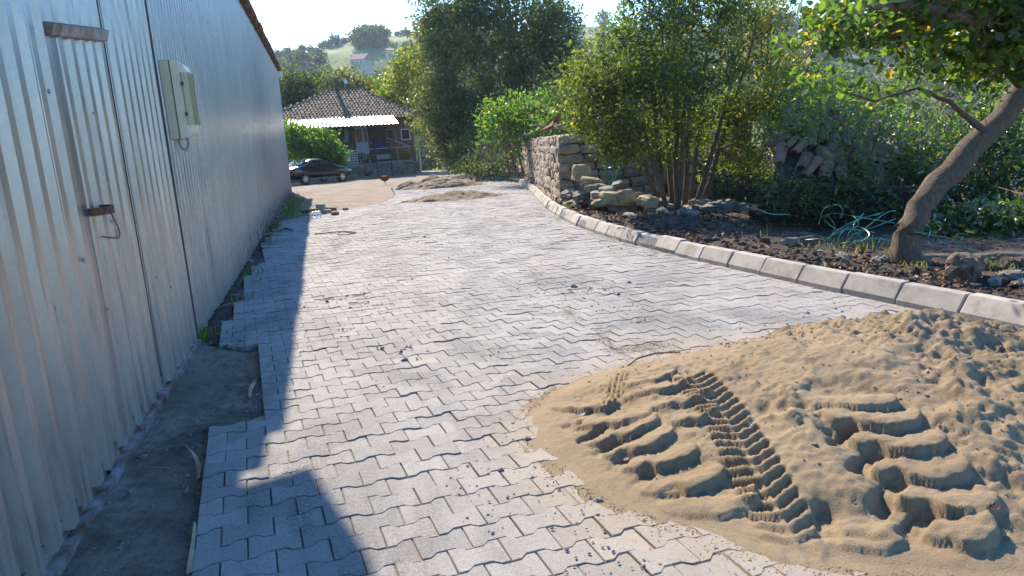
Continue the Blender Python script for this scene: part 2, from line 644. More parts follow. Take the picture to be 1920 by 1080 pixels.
# smooth the polyline
ss = np.linspace(0, cum[-1], 400)
ksm = np.stack([np.interp(ss, cum, kp[:, 0]), np.interp(ss, cum, kp[:, 1])], 1)
for _ in range(30):
    ksm[1:-1] = 0.25 * ksm[:-2] + 0.5 * ksm[1:-1] + 0.25 * ksm[2:]


def kerb_at(s):
    q_ = np.array([np.interp(s, ss, ksm[:, 0]), np.interp(s, ss, ksm[:, 1])])
    q2 = np.array([np.interp(s + 0.02, ss, ksm[:, 0]), np.interp(s + 0.02, ss, ksm[:, 1])])
    d = (q2 - q_) / np.linalg.norm(q2 - q_)
    return q_, d


PROFILE = [(0.0, -0.08), (0.0, 0.045), (0.072, 0.168), (0.080, 0.175), (0.165, 0.175), (0.172, 0.168), (0.172, -0.08)]
m = MB()
prev = None
for s in np.arange(0, cum[-1] - 0.05, 0.12):
    q_, d = kerb_at(s)
    nrm2 = np.array([d[1], -d[0]])
    ring = []
    for (a, h_) in PROFILE:
        h2 = h_ - 0.012 if h_ > 0.1 else h_
        a2 = a + 0.010 if a < 0.1 else a - 0.010
        w = q_ + nrm2 * a2
        ring.append((w[0], w[1], gz(0, w[1]) + h2))
    o_ = len(m.v); m.v.extend(ring)
    if prev is not None:
        for k_ in range(6):
            m.f.append((prev + k_, o_ + k_, o_ + k_ + 1, prev + k_ + 1))
    prev = o_
kerb = m.build('kerb', mortar_mat)
tag(kerb, kind='structure')
s = 0.12
STONE = 0.555
while s + STONE < cum[-1] - 0.1:
    m = MB()
    q0, d0 = kerb_at(s + 0.008); q1, d1 = kerb_at(s + STONE - 0.010)
    d = (q1 - q0) / np.linalg.norm(q1 - q0)
    nrm2 = np.array([d[1], -d[0]])
    jz = rng.normal(0, 0.005); jo = rng.normal(0, 0.006)
    rings = []
    for (qq, inset) in ((q0, 0.006), (q0 + d * 0.008, 0.0), (q1 - d * 0.008, 0.0), (q1, 0.006)):
        rr = []
        for (a, h_) in PROFILE:
            a2 = a + (inset if a < 0.1 else -inset) + jo
            h2 = h_ - (inset if h_ > 0.1 else 0) + jz
            w = qq + nrm2 * a2
            rr.append((w[0], w[1], gz(0, w[1]) + h2))
        rings.append(rr)
    V = [v for r in rings for v in r]
    n7 = len(PROFILE)
    Fk = [(i * n7 + k_, (i + 1) * n7 + k_, (i + 1) * n7 + k_ + 1, i * n7 + k_ + 1) for i in range(3) for k_ in range(n7 - 1)]
    Fk += [tuple(range(n7)), tuple(3 * n7 + k_ for k_ in range(n7))[::-1]]
    m.add(V, Fk)
    m.build('kerb_stone', kerb_mat, kerb)
    s += STONE

# ------------------------------------------------------------------ planted bank of soil behind the kerb
bx_ = np.concatenate([np.arange(0.12, 3.0, 0.045), np.arange(3.0, 9, 0.12), np.arange(9, 22, 0.5)])
by_ = np.concatenate([np.arange(1.4, 15, 0.05), np.arange(15, 30, 0.15)])
DX, BY = np.meshgrid(bx_, by_)
# edge a few cm inside the back of the kerb
BX = lerp_poly(KERB, BY) + DX


def bank_h(d, x, y):
    h_ = 0.11 - 0.07 * sstep(0.25, 1.1, d) + 0.12 * sstep(3.0, 8.0, d)
    h_ = h_ + 0.075 * fbm(x / 0.55, y / 0.55, 31, 5) * sstep(0.12, 0.5, d)
    h_ = h_ + 0.05 * np.clip(fbm(x / 0.16, y / 0.16, 37, 3), 0, 1) * sstep(0.15, 0.4, d)
    h_ = h_ + 0.22 * np.exp(-((y - 9.6) / 1.9) ** 2 - ((d - 1.1) / 0.7) ** 2)
    return h_


BZ = gz(0, BY) + bank_h(DX, BX, BY)
nb, mb_ = len(bx_), len(by_)
ib = np.arange(nb * mb_).reshape(mb_, nb)
FB = np.stack([ib[:-1, :-1], ib[:-1, 1:], ib[1:, 1:], ib[1:, :-1]], -1).reshape(-1, 4)
t = NT('soil')
p = t.pos()
f = t.noise(p, 2.6, 7, 0.72)
c = t.ramp(f, [(0.25, (0.035, 0.024, 0.018)), (0.5, (0.085, 0.055, 0.040)), (0.78, (0.17, 0.12, 0.09))])
c = t.mix(t.mapr(t.voro(p, 38, 'Distance'), 0.16, 0.06, 0, 0.6), c, (0.22, 0.185, 0.15))
soil_mat = t.out(t.principled(c, 0.97, 0, t.bump(t.noise(p, 45, 6, 0.75), 0.9, 0.03)))
tag(mesh_obj('soil_bank', np.stack([BX, BY, BZ], -1).reshape(-1, 3), FB, soil_mat, smooth=True), kind='structure')


def bank_z(x, y):
    d = x - lerp_poly(KERB, y)
    return float(gz(x, y) + bank_h(np.array(d), np.array(x), np.array(y)))


# ------------------------------------------------------------------ old concrete strip along the gate, rubble-soil verge along the shed
ax_ = np.linspace(-1.30, -0.40, 80); ay_ = np.linspace(1.6, 6.25, 330)
AX, AY = np.meshgrid(ax_, ay_)
AZ = gz(0, AY) - 0.022 + 0.018 * fbm(AX / 0.3, AY / 0.3, 41, 5) + 0.016 * np.abs(fbm(AX / 0.07, AY / 0.07, 43, 3)) - 0.045 * sstep(-0.16, 0.0, AX - lerp_poly(LEFT_EDGE, AY)) * (0.6 + fbm(AX / .2, AY / .2, 44))
ia = np.arange(AX.size).reshape(AX.shape)
FA = np.stack([ia[:-1, :-1], ia[:-1, 1:], ia[1:, 1:], ia[1:, :-1]], -1).reshape(-1, 4)
t = NT('old_concrete')
p = t.pos()
f = t.noise(p, 3.2, 7, 0.75)
c = t.ramp(f, [(0.32, (0.10, 0.085, 0.06)), (0.5, (0.27, 0.235, 0.18)), (0.64, (0.47, 0.425, 0.345))])
c = t.mix(t.mapr(t.noise(p, 1.6, 6, 0.75), 0.5, 0.66, 0, 0.65), c, (0.11, 0.105, 0.05))
c = t.mix(t.mapr(t.noise(p, 26, 5, .8), .52, .66, 0, .6), c, (0.07, 0.06, 0.045))
c = t.mix(t.mapr(t.voro(p, 70, 'Distance'), 0.16, 0.05, 0, 0.7), c, (0.36, 0.33, 0.28))
apron_mat = t.out(t.principled(c, 0.95, 0, t.bump(t.noise(p, 60, 7, 0.85), 1.0, 0.03)))
tag(mesh_obj('concrete_strip', np.stack([AX, AY, AZ], -1).reshape(-1, 3), FA, apron_mat, smooth=True), kind='structure')

vx_ = np.linspace(-1.35, -0.25, 50); vy_ = np.concatenate([np.arange(6.2, 14, 0.035), np.arange(14, 34, 0.1)])
VX, VY = np.meshgrid(vx_, vy_)
le_ = lerp_poly(LEFT_EDGE, VY)
VZ = gz(0, VY) - 0.05 + 0.05 * sstep(0.35, -0.1, VX + 1.16) * (0.6 + fbm(VX / .3, VY / .3, 51)) + 0.05 * fbm(VX / 0.14, VY / 0.14, 53, 4) - 0.06 * sstep(-0.05, 0.05, VX - le_)
iv = np.arange(VX.size).reshape(VX.shape)
FV = np.stack([iv[:-1, :-1], iv[:-1, 1:], iv[1:, 1:], iv[1:, :-1]], -1).reshape(-1, 4)
tag(mesh_obj('soil_verge', np.stack([VX, VY, VZ], -1).reshape(-1, 3), FV, soil_mat, smooth=True), kind='structure')

# ------------------------------------------------------------------ long shed of galvanised sheet
WALL_X = -1.16


def metal(name, c_lo, c_hi, rough, metallic, dull=0.0, rust=False):
    t = NT(name)
    p = t.pos()
    v = t.scaled(p, (1.0, 1.0, 0.35))
    sp = t.voro(p, 90)
    f = t.noise(v, 3.0, 6, 0.7)
    c = t.ramp(f, [(0.3, c_lo), (0.7, c_hi)])
    c = t.mix(0.035, c, sp)
    r = t.mapr(t.noise(p, 40, 4, 0.7), 0.3, 0.7, rough - 0.03, rough + 0.05)
    mt = metallic
    x, y, z = t.xyz(p)
    hgt = t.math('ADD', z, t.math('MULTIPLY', y, SLOPE))
    st = t.noise(t.scaled(p, (6.0, 6.0, 0.7)), 2.2, 6, 0.75)
    # splashed dust on the lowest hand's breadths
    low = t.math('MULTIPLY', t.mapr(hgt, 1.15, 0.05), t.mapr(st, 0.33, 0.60))
    c = t.mix(t.math('MULTIPLY', low, 0.75), c, (0.30, 0.27, 0.225))
    r = t.math('ADD', r, t.math('MULTIPLY', low, 0.25))
    mt = t.math('SUBTRACT', metallic, t.math('MULTIPLY', low, 0.55))
    streak = t.mapr(t.noise(t.scaled(p, (14.0, 14.0, 0.5)), 2.0, 5, 0.7), 0.55, 0.68, 0, 0.6)
    c = t.mix(streak, c, (0.17, 0.16, 0.15))
    if rust:
        rn_ = t.noise(p, 5.5, 6, 0.7)
        rm = t.math('MULTIPLY', t.math('MULTIPLY', t.mapr(hgt, 0.55, 0.05), t.mapr(rn_, 0.44, 0.58)), t.mapr(y, 9, 14))
        c = t.mix(rm, c, (0.12, 0.05, 0.028))
        mt = t.math('MULTIPLY', mt, t.math('SUBTRACT', 1.0, rm))
        r = t.math('ADD', r, t.math('MULTIPLY', rm, 0.4))
    return t.out(t.principled(c, r, mt, t.bump(t.noise(p, 5, 2), 0.05, 0.02)))


zinc_new = metal('zinc_sheet', (0.25, 0.247, 0.245), (0.35, 0.345, 0.34), 0.38, 0.95)
zinc_gate = metal('zinc_gate_sheet', (0.31, 0.30, 0.285), (0.46, 0.44, 0.41), 0.35, 0.88)
zinc_old = metal('zinc_sheet_weathered', (0.28, 0.275, 0.265), (0.40, 0.385, 0.36), 0.38, 0.85, rust=True)
rust_mat = simple('rusty_iron', (0.07, 0.035, 0.022), (0.21, 0.10, 0.06), 30, 0.85, 0.3, 0.5, 0.004)
steel_grey = simple('grey_steel', (0.22, 0.21, 0.20), (0.42, 0.39, 0.36), 14, 0.6, 0.5, 0.2)
t = NT('rust_stained_steel')
p = t.pos()
c = t.ramp(t.noise(p, 9, 6, 0.7), [(0.36, (0.38, 0.37, 0.37)), (0.5, (0.26, 0.22, 0.20)), (0.64, (0.16, 0.075, 0.04))])
stain_mat = t.out(t.principled(c, 0.6, 0.5, t.bump(t.noise(p, 60, 4), .3, .004)))
wood_dark = simple('brown_board', (0.09, 0.05, 0.03), (0.20, 0.115, 0.065), 7, 0.85)
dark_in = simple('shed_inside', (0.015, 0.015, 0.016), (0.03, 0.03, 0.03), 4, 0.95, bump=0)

shed = thing('metal_shed', 'long shed of corrugated galvanised sheet metal along the left side of the road', 'shed', (WALL_X, 6.3, gz(0, 6.3)))


def corrugated(y0, y1, ztop, zbot, xoff=0.0, pitch=0.19, depth=0.05, phase=0.0, jag=0.0, lean=0.0, segs=6):
    """sheet standing in the YZ plane with trapezoid ribs; returns verts, faces"""
    ys, xs = [], []
    y = y0
    cyc = [(0.0, 0.0), (0.055, 0.0), (0.085, 1.0), (0.150, 1.0), (0.180, 0.0)]
    pts = []
    k0 = math.floor((y0 - phase) / pitch) - 1
    k = k0
    while k * pitch + phase < y1 + pitch:
        for dy, h_ in cyc:
            pts.append((k * pitch + phase + dy * pitch / 0.19, h_ * depth))
        k += 1
    pts = sorted(pts)
    py_ = [a for a, _ in pts]; ph = [b_ for _, b_ in pts]
    line = [(y0, float(np.interp(y0, py_, ph)))] + [(a, b_) for a, b_ in pts if y0 + 0.004 < a < y1 - 0.004] + [(y1, float(np.interp(y1, py_, ph)))]
    V, Fq = [], []
    n = len(line)
    for s_ in range(segs + 1):
        f_ = s_ / segs
        for (yy_, xx_) in line:
            zt = ztop(yy_) if callable(ztop) else ztop
            zb = zbot(yy_) if callable(zbot) else zbot
            z = zb + (zt - zb) * f_
            wob = 0.004 * float(vnoise(yy_ * 0.8, z * 0.6, 61)) + 0.0012 * float(vnoise(yy_ * 5, z * 1.5, 63))
            jj = jag * (hash2(np.int64(yy_ * 40), np.int64(7), 3) - 0.5) if s_ == 0 else 0.0
            V.append((WALL_X + xoff + xx_ + wob + lean * (1 - f_), yy_, z + jj))
    for s_ in range(segs):
        for i in range(n - 1):
            a = s_ * n + i
            Fq.append((a, a + 1, a + n + 1, a + n))
    return V, Fq


EAVE = 4.16
GBOT = lambda y: gz(0, y) + 0.05
# gate: a fixed leaf nearest the camera, a wicket door in it, and the leaf by the seam
gate_near = mesh_obj('gate_leaf', *corrugated(-1.5, 3.58, 3.7, GBOT, 0.012, phase=0.06, jag=0.03), zinc_gate, shed)
tag(gate_near, 'nearest gate leaf, cut off by the picture edge')
mid = mesh_obj('gate_leaf', *corrugated(3.60, 4.92, 3.7, GBOT, 0.0, phase=0.13, jag=0.05), zinc_gate, shed)
tag(mid, 'gate leaf with the wicket door')
far_leaf = mesh_obj('gate_leaf', *corrugated(4.945, 6.225, 3.7, lambda y: gz(0, y) + 0.02, 0.008, phase=0.03, jag=0.03), zinc_gate, shed)
tag(far_leaf, 'gate leaf beside the dark seam')
# smooth strip of plain sheet on the wicket door
m = MB()
m.box((WALL_X + 0.037, 3.99, 1.0), (0.004, 0.135, 2.05))
m.build('plain_strip', zinc_new, mid)
# folded edge strip over one leaf joint, dark strip painting the shade in the other
m = MB(); m.tube([(WALL_X + 0.045, 4.93, 3.6), (WALL_X + 0.05, 4.925, 1.6), (WALL_X + 0.045, 4.935, -0.12)], 0.006, 5)
m.build('edge_strip', zinc_new, far_leaf)
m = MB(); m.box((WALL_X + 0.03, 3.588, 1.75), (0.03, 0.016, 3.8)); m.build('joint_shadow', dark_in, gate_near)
# rust-stained angle iron above the wicket
m = MB()
m.add([(WALL_X + 0.04, 3.84, 2.015), (WALL_X + 0.04, 4.85, 2.115), (WALL_X + 0.09, 4.85, 2.10), (WALL_X + 0.09, 3.84, 2.0),
       (WALL_X + 0.04, 3.84, 1.945), (WALL_X + 0.04, 4.85, 2.035), (WALL_X + 0.072, 4.85, 2.04), (WALL_X + 0.072, 3.84, 1.955)],
      [(0, 3, 2, 1), (3, 7, 6, 2), (4, 5, 6, 7), (1, 2, 6, 5), (0, 4, 7, 3), (0, 1, 5, 4)])
tag(m.build('lintel_bar', stain_mat, shed), 'rust-streaked angle iron over the wicket door')
# latch band and wire
m = MB()
for k in range(8):
    a0 = math.pi * (0.05 + 0.9 * k / 8); a1 = math.pi * (0.05 + 0.9 * (k + 1) / 8)
    f0 = (WALL_X + 0.035 + 0.10 * math.sin(a0), 4.10 - 0.10 * math.cos(a0)); f1 = (WALL_X + 0.035 + 0.10 * math.sin(a1), 4.10 - 0.10 * math.cos(a1))
    m.add([(f0[0], f0[1], 1.105), (f1[0], f1[1], 1.105), (f1[0], f1[1], 1.145), (f0[0], f0[1], 1.145),
           (f0[0] - .006, f0[1], 1.105), (f1[0] - .006, f1[1], 1.105), (f1[0] - .006, f1[1], 1.145), (f0[0] - .006, f0[1], 1.145)],
          [(0, 1, 2, 3), (4, 7, 6, 5), (0, 4, 5, 1), (3, 2, 6, 7)])
latch = m.build('latch', rust_mat, shed)
m = MB()
m.tube([(WALL_X + 0.06, 4.20, 1.12), (WALL_X + 0.07, 4.30, 1.08), (WALL_X + 0.06, 4.42, 1.0), (WALL_X + 0.055, 4.46, 0.95), (WALL_X + 0.055, 4.42, 0.935), (WALL_X + 0.06, 4.25, 0.96), (WALL_X + 0.055, 4.12, 0.985)], 0.0035, 5)
m.build('wire', rust_mat, latch)
# near-black box painting the shade of the open seam, and steel sill under the gate
m = MB(); m.box((WALL_X + 0.018, 6.297, 1.75), (0.06, 0.142, 4.2)); m.build('seam_shadow', dark_in, shed)
m = MB(); m.add([(WALL_X + 0.075, -1.5, gz(0, -1.5) - 0.02), (WALL_X + 0.075, 6.28, gz(0, 6.28) - 0.02), (WALL_X + 0.075, 6.28, gz(0, 6.28) + 0.02), (WALL_X + 0.075, -1.5, gz(0, -1.5) + 0.02),
                 (WALL_X + 0.03, 6.28, gz(0, 6.28) + 0.02), (WALL_X + 0.03, -1.5, gz(0, -1.5) + 0.02), (WALL_X + 0.03, 6.28, gz(0, 6.28) + 0.10), (WALL_X + 0.03, -1.5, gz(0, -1.5) + 0.10)],
                [(0, 1, 2, 3), (3, 2, 4, 5), (5, 4, 6, 7)])
m.build('sill', stain_mat, shed)
# screws
for (yy_, zz_) in ((3.78, 0.92), (3.3, 0.8), (4.02, 0.62), (5.15, 1.18), (5.14, 1.08), (5.2, 0.55), (5.6, 0.4), (3.75, 1.7), (4.4, 1.62)):
    m = MB(); m.lathe([(0.011, 0), (0.011, 0.006), (0.004, 0.010)], 8, Matrix.Translation((WALL_X + 0.042, yy_, zz_)) @ Matrix.Rotation(math.pi / 2, 4, 'Y'))
    m.build('screw', steel_grey, shed)
# wall beyond the seam: weathered lower sheets, newer sheets lapped over them
step = lambda y: float(np.interp(y, [6.3, 6.8, 7.6, 9.3, 11.4, 16, 36], [0.55, 0.72, 0.9, 1.2, 1.42, 1.7, 1.9]))
y = 6.37
i = 0
END_Y = 34.2
while y < END_Y - 0.1:
    y1 = min(y + 0.95, END_Y)
    zb = step((y + y1) / 2) + rng.uniform(-0.05, 0.05)
    mesh_obj('wall_sheet', *corrugated(y, y1, lambda a: 1.6 + 0.0 * a if a < 12 else 2.0, lambda a: gz(0, a) + 0.01, 0.0, phase=0.02, jag=0.05, pitch=0.15), zinc_old, shed)
    nsub = 3 if y < 12 else 1
    for q_ in range(nsub):
        ya, yb = y + (y1 - y) * q_ / nsub, y + (y1 - y) * (q_ + 1) / nsub
        zz_ = step((ya + yb) / 2) + rng.uniform(-0.03, 0.03)
        mesh_obj('wall_sheet', *corrugated(ya, yb + 0.01, EAVE, zz_, 0.008, phase=0.02, pitch=0.15, segs=5), zinc_new, shed)
    y = y1
    i += 1
# rows of fixing screws, too small to pick apart
m = MB()
for yy_ in np.arange(6.6, 30, 0.45):
    for zz_ in (0.35, 1.75, 2.9, 3.95):
        m.lathe([(0.012, 0), (0.012, 0.006), (0.004, 0.010)], 6, Matrix.Translation((WALL_X + 0.055, yy_ + rng.normal(0, .01), zz_ - SLOPE * yy_ * (zz_ < 1) + rng.normal(0, .015))) @ Matrix.Rotation(math.pi / 2, 4, 'Y'))
tag(m.build('screws', steel_grey, shed), kind='stuff')
# body behind the sheets
m = MB()
m.box((WALL_X - 4.2, 16.3, 1.6), (8.2, 35.6, 4.9))
m.build('body', dark_in, shed)
# roof of corrugated sheets on a board, rising to the left
roof_mat = simple('fibre_cement', (0.22, 0.18, 0.14), (0.42, 0.35, 0.28), 9, 0.92, bump=0.5, dist=0.01, world=True)
PITCH_R = math.tan(math.radians(15))


def roof_sheet(y0, y1, over, z0, xback):
    m = MB()
    n = 22
    xf = WALL_X + 0.01 + over
    for s_ in range(n):
        ya, yb = y0 + (y1 - y0) * s_ / n, y0 + (y1 - y0) * (s_ + 1) / n
        za = 0.026 * math.cos(2 * math.pi * ya / 0.177); zb = 0.026 * math.cos(2 * math.pi * yb / 0.177)
        zr = (xf - xback) * PITCH_R
        m.add([(xf, ya, z0 + za), (xf, yb, z0 + zb), (xback, yb, z0 + zb + zr), (xback, ya, z0 + za + zr),
               (xf, ya, z0 + za - 0.012), (xf, yb, z0 + zb - 0.012), (xback, yb, z0 + zb + zr - 0.012), (xback, ya, z0 + za + zr - 0.012)],
              [(0, 1, 2, 3), (4, 7, 6, 5), (0, 4, 5, 1)])
    return m


y = 9.55
while y < END_Y + 0.1:
    y1 = min(y + 1.06, END_Y + 0.25)
    over = 0.21 + rng.normal(0, 0.012)
    roof_sheet(y, y1 + 0.02, over, EAVE + 0.05 + rng.normal(0, 0.006), -5.3).build('roof_sheet', roof_mat, shed)
    y = y1
roof_sheet(8.95, 9.54, 0.06, EAVE + 0.03, -5.3).build('roof_sheet', roof_mat, shed)
# the roof reaches further out over the gate
m = MB()
for ya, yb, oa, ob in ((8.0, 8.94, 0.58, 0.36), (6.4, 8.0, 0.75, 0.58), (4.0, 6.4, 0.9, 0.75), (-2, 4.0, 0.9, 0.9)):
    m.add([(WALL_X + oa, ya, EAVE + .06), (WALL_X + ob, yb, EAVE + .06), (-5.3, yb, EAVE + 1.2), (-5.3, ya, EAVE + 1.2),
           (WALL_X + oa, ya, EAVE + .04), (WALL_X + ob, yb, EAVE + .04), (-5.3, yb, EAVE + 1.18), (-5.3, ya, EAVE + 1.18)],
          [(0, 1, 2, 3), (4, 7, 6, 5), (0, 4, 5, 1), (1, 5, 6, 2), (0, 3, 7, 4)])
m.build('gate_canopy', roof_mat, shed)
m = MB(); m.box((WALL_X + 0.10, (9 + END_Y) / 2, EAVE + 0.0), (0.07, END_Y - 9, 0.10)); m.build('eave_board', wood_dark, shed)
for yr in np.arange(9.6, END_Y, 1.35):
    m = MB(); m.box((WALL_X + 0.09, yr, EAVE - 0.035), (0.20, 0.09 + 0.03 * (rng.random() > .5), 0.11)); m.build('rafter_end', wood_dark, shed)
# back slope of the roof
m = MB(); m.add([(-5.3, -2, EAVE + 1.22), (-5.3, END_Y + .2, EAVE + 1.22), (-9.4, END_Y + .2, EAVE + 0.1), (-9.4, -2, EAVE + 0.1)], [(0, 1, 2, 3)]); m.build('roof_back', roof_mat, shed)

# flood lamp under the far end of the eave
lamp = thing('flood_lamp', 'small white square lamp under the far corner of the metal shed eave', 'lamp', (WALL_X + 0.1, 33.9, 3.95))
m = MB(); m.cbox((WALL_X + 0.13, 33.6, 3.93), (0.26, 0.08, 0.24), 0.015); m.build('housing', simple('lamp_white', (0.7, 0.7, 0.7), (0.8, 0.8, 0.8), 5, 0.5, bump=0), lamp)
m = MB(); m.box((WALL_X + 0.02, 33.75, 4.0), (0.05, 0.25, 0.04)); m.build('bracket', steel_grey, lamp)

# electricity meter box
t = NT('beige_plastic')
p = t.pos()
c = t.ramp(t.noise(p, 6, 5, 0.6), [(0.3, (0.58, 0.52, 0.37)), (0.7, (0.68, 0.62, 0.46))])
beige = t.out(t.principled(c, 0.45, 0, t.bump(t.noise(p, 30, 3), .1, .003)))
glass_mat = NT('meter_window')
glass_mat = glass_mat.out(glass_mat.principled((0.72, 0.74, 0.62), 0.08, 0, None, **{'Transmission Weight': 0.85, 'IOR': 1.45}))
mx = WALL_X + 0.03
mbx = thing('meter_box', 'beige plastic electricity meter box with clear window hung on the sheet metal wall', 'meter box', (mx, 6.5, 1.46))
Y0, Y1, Z0, Z1 = 6.50, 6.86, 1.455, 2.085


def yz_prism(m, poly, z0, z1):
    """poly in (x, y), extruded upward"""
    return m.prism(poly, z0, z1)


m = MB(); m.cbox((mx + 0.045, (Y0 + Y1) / 2, (Z0 + Z1) / 2), (0.09, Y1 - Y0, Z1 - Z0), 0.012)
flange = m.build('base_tray', beige, mbx)
m = MB()
# cover: tapered towards the front, ends rounded off
ring = []
prof = [(0.092, 0.0, 0.0), (0.15, 0.012, 0.012), (0.185, 0.03, 0.04), (0.205, 0.06, 0.085)]
for (dx, iy, iz) in prof:
    ring.append([(mx + dx, Y0 + iy, Z0 + iz), (mx + dx, Y1 - iy, Z0 + iz), (mx + dx, Y1 - iy, Z1 - iz), (mx + dx, Y0 + iy, Z1 - iz)])
V = [v for r in ring for v in r]
Fc = [(i * 4 + k_, i * 4 + (k_ + 1) % 4, (i + 1) * 4 + (k_ + 1) % 4, (i + 1) * 4 + k_) for i in range(3) for k_ in range(4)] + [(12, 13, 14, 15), (3, 2, 1, 0)]
m.add(V, Fc)
cover = m.build('cover', beige, mbx)
m = MB()
m.cbox((mx + 0.0915, (Y0 + Y1) / 2, (Z0 + Z1) / 2), (0.006, Y1 - Y0 + 0.006, Z1 - Z0 + 0.006), 0.002); m.build('seam', simple('seam_grey', (0.10, 0.09, 0.07), (0.16, 0.14, 0.1), 9, .8, bump=0), cover)
for zc in (Z0 + 0.06, Z0 + 0.17, Z0 + 0.25, Z0 + 0.33, Z0 + 0.42, Z1 - 0.05):
    m = MB(); m.lathe([(0.016, -0.004), (0.016, 0.003), (0.011, 0.003), (0.011, 0.001)], 10, Matrix.Translation((mx + 0.045, Y0, zc)) @ Matrix.Rotation(math.pi / 2, 4, 'X'))
    m.build('knockout', beige, flange)
m = MB()
wz0, wz1 = Z0 + 0.11, Z1 - 0.10
m.add([(mx + 0.168, Y0 + 0.010, wz0), (mx + 0.210, Y0 + 0.035, wz0), (mx + 0.218, Y1 - 0.05, wz0), (mx + 0.168, Y0 + 0.010, wz1), (mx + 0.210, Y0 + 0.035, wz1), (mx + 0.218, Y1 - 0.05, wz1),
       (mx + 0.15, Y0 + 0.02, wz0), (mx + 0.15, Y1 - 0.05, wz0), (mx + 0.15, Y0 + 0.02, wz1), (mx + 0.15, Y1 - 0.05, wz1)],
      [(0, 1, 4, 3), (1, 2, 5, 4), (6, 0, 3, 8), (2, 7, 9, 5), (0, 6, 7, 2, 1), (3, 4, 5, 9, 8)])
win = m.build('window', glass_mat, mbx)
clip_mat = simple('clip_grey', (0.05, 0.05, 0.05), (0.1, 0.1, 0.09), 9, .6, bump=0)
for zc in (wz0 + 0.09, wz1 - 0.09):
    m = MB(); m.cbox((mx + 0.166, Y0 + 0.004, zc), (0.022, 0.012, 0.03), 0.003); m.build('window_clip', clip_mat, win)
m = MB()
m.tube([(mx + 0.07, Y0 + 0.06, Z0 + 0.02), (mx + 0.07, Y0 + 0.055, Z0 - 0.04), (mx + 0.085, Y0 + 0.05, Z0 - 0.075), (mx + 0.12, Y0 + 0.05, Z0 - 0.085), (mx + 0.14, Y0 + 0.05, Z0 - 0.05), (mx + 0.135, Y0 + 0.05, Z0 + 0.02)], 0.012, 7)
m.build('cable_loop', simple('cable_grey', (0.22, 0.2, 0.18), (0.38, 0.35, 0.32), 20, .7), mbx)

# ------------------------------------------------------------------ sand heaps
t = NT('sand')
p = t.pos()
big = t.noise(p, 2.2, 6, 0.65)
c = t.ramp(big, [(0.3, (0.225, 0.16, 0.09)), (0.52, (0.305, 0.225, 0.132)), (0.75, (0.375, 0.285, 0.178))])
gr = t.noise(p, 420, 2, 0.8)
c = t.mix(0.38, c, t.ramp(gr, [(0.3, (0.12, 0.085, 0.045)), (0.5, (0.305, 0.225, 0.132)), (0.72, (0.60, 0.48, 0.34))]))
px_, py_, pz_ = t.xyz(p)
side_ = t.mapr(t.math('ADD', px_, t.math('MULTIPLY', t.noise(p, 2.0, 5, .7), 1.2)), 3.5, 4.1, 0, .6)
damp = t.math('MAXIMUM', side_, t.mapr(t.noise(p, 1.4, 5, .7), .50, .66, 0, .45))
c = t.mix(damp, c, (0.165, 0.12, 0.075))
g3 = t.noise(p, 105, 3, .8)
c = t.mix(t.mapr(g3, .55, .70, 0, .5), c, (0.15, 0.105, 0.062))
h = t.math('ADD', t.math('MULTIPLY', gr, 0.5), t.noise(p, 130, 4, 0.75))
sand_mat = t.out(t.principled(c, 0.95, 0, t.bump(h, 0.7, 0.007, t.bump(t.noise(p, 45, 6, 0.8), 0.55, 0.016))))

RES = 0.0115
sx = np.arange(0.72, 4.62, RES); sy = np.arange(1.0, 4.55, RES)
SX, SY = np.meshgrid(sx, sy)
C0 = (3.05, 3.02)
bound = [(1.02, 3.42), (0.97, 3.03), (1.03, 2.71), (1.16, 2.37), (1.37, 2.01), (1.58, 1.83), (1.78, 1.70), (2.06, 1.56), (2.6, 1.36), (3.3, 1.28), (4.0, 1.6), (4.42, 2.2),
         (4.47, 2.9), (4.36, 3.5), (3.95, 4.0), (3.35, 4.18), (2.7, 4.18), (2.2, 4.12), (1.62, 4.02), (1.22, 3.76)]
ba = np.array([math.atan2(y_ - C0[1], x_ - C0[0]) for x_, y_ in bound]); br = np.array([math.hypot(x_ - C0[0], y_ - C0[1]) for x_, y_ in bound])
o_ = np.argsort(ba); ba, br = ba[o_], br[o_]
TH = np.arctan2(SY - C0[1], SX - C0[0]); RR = np.hypot(SX - C0[0], SY - C0[1])
RB = np.interp(TH, np.concatenate([ba - 2 * math.pi, ba, ba + 2 * math.pi]), np.concatenate([br, br, br]))
r_ = RR / RB + 0.035 * fbm(SX / 0.35, SY / 0.35, 71, 4)
HH = 0.37 * (1 - np.clip(r_, 0, 1.3) ** 1.35)
HH = np.where(HH > 0, HH, HH * 0.25)
# second, rougher hump at the right
HH += -0.015 * np.exp(-((SX - 3.75) / 0.45) ** 2 - ((SY - 2.75) / 0.55) ** 2)
rough_r = sstep(-0.15, 0.5, (SX - 2.75) + 0.35 * (SY - 3.0) + 0.25 * fbm(SX / .5, SY / .5, 72)) * sstep(0.0, 0.06, HH)
HH += rough_r * (0.085 * fbm(SX / 0.38, SY / 0.38, 73, 5) + 0.035 * np.abs(fbm(SX / 0.10, SY / 0.10, 75, 3)))
HH += (0.3 + rough_r) * 0.022 * fbm(SX / 0.06, SY / 0.06, 77, 3) * sstep(0.0, 0.04, HH)


BASE_H = HH.copy()


def zp(px, py, hh):
    """pixel of the enlarged look at the heap -> place on it"""
    q_ = on_ground(980 + px / 2.0426, 560 + py / 2.0426, hh)
    for _ in range(14):
        i_ = int(np.clip((q_[0] - sx[0]) / RES, 0, len(sx) - 1)); j_ = int(np.clip((q_[1] - sy[0]) / RES, 0, len(sy) - 1))
        hh = 0.6 * hh + 0.4 * max(float(BASE_H[j_, i_]), 0.0)
        q_ = on_ground(980 + px / 2.0426, 560 + py / 2.0426, hh)
    return q_[:2]


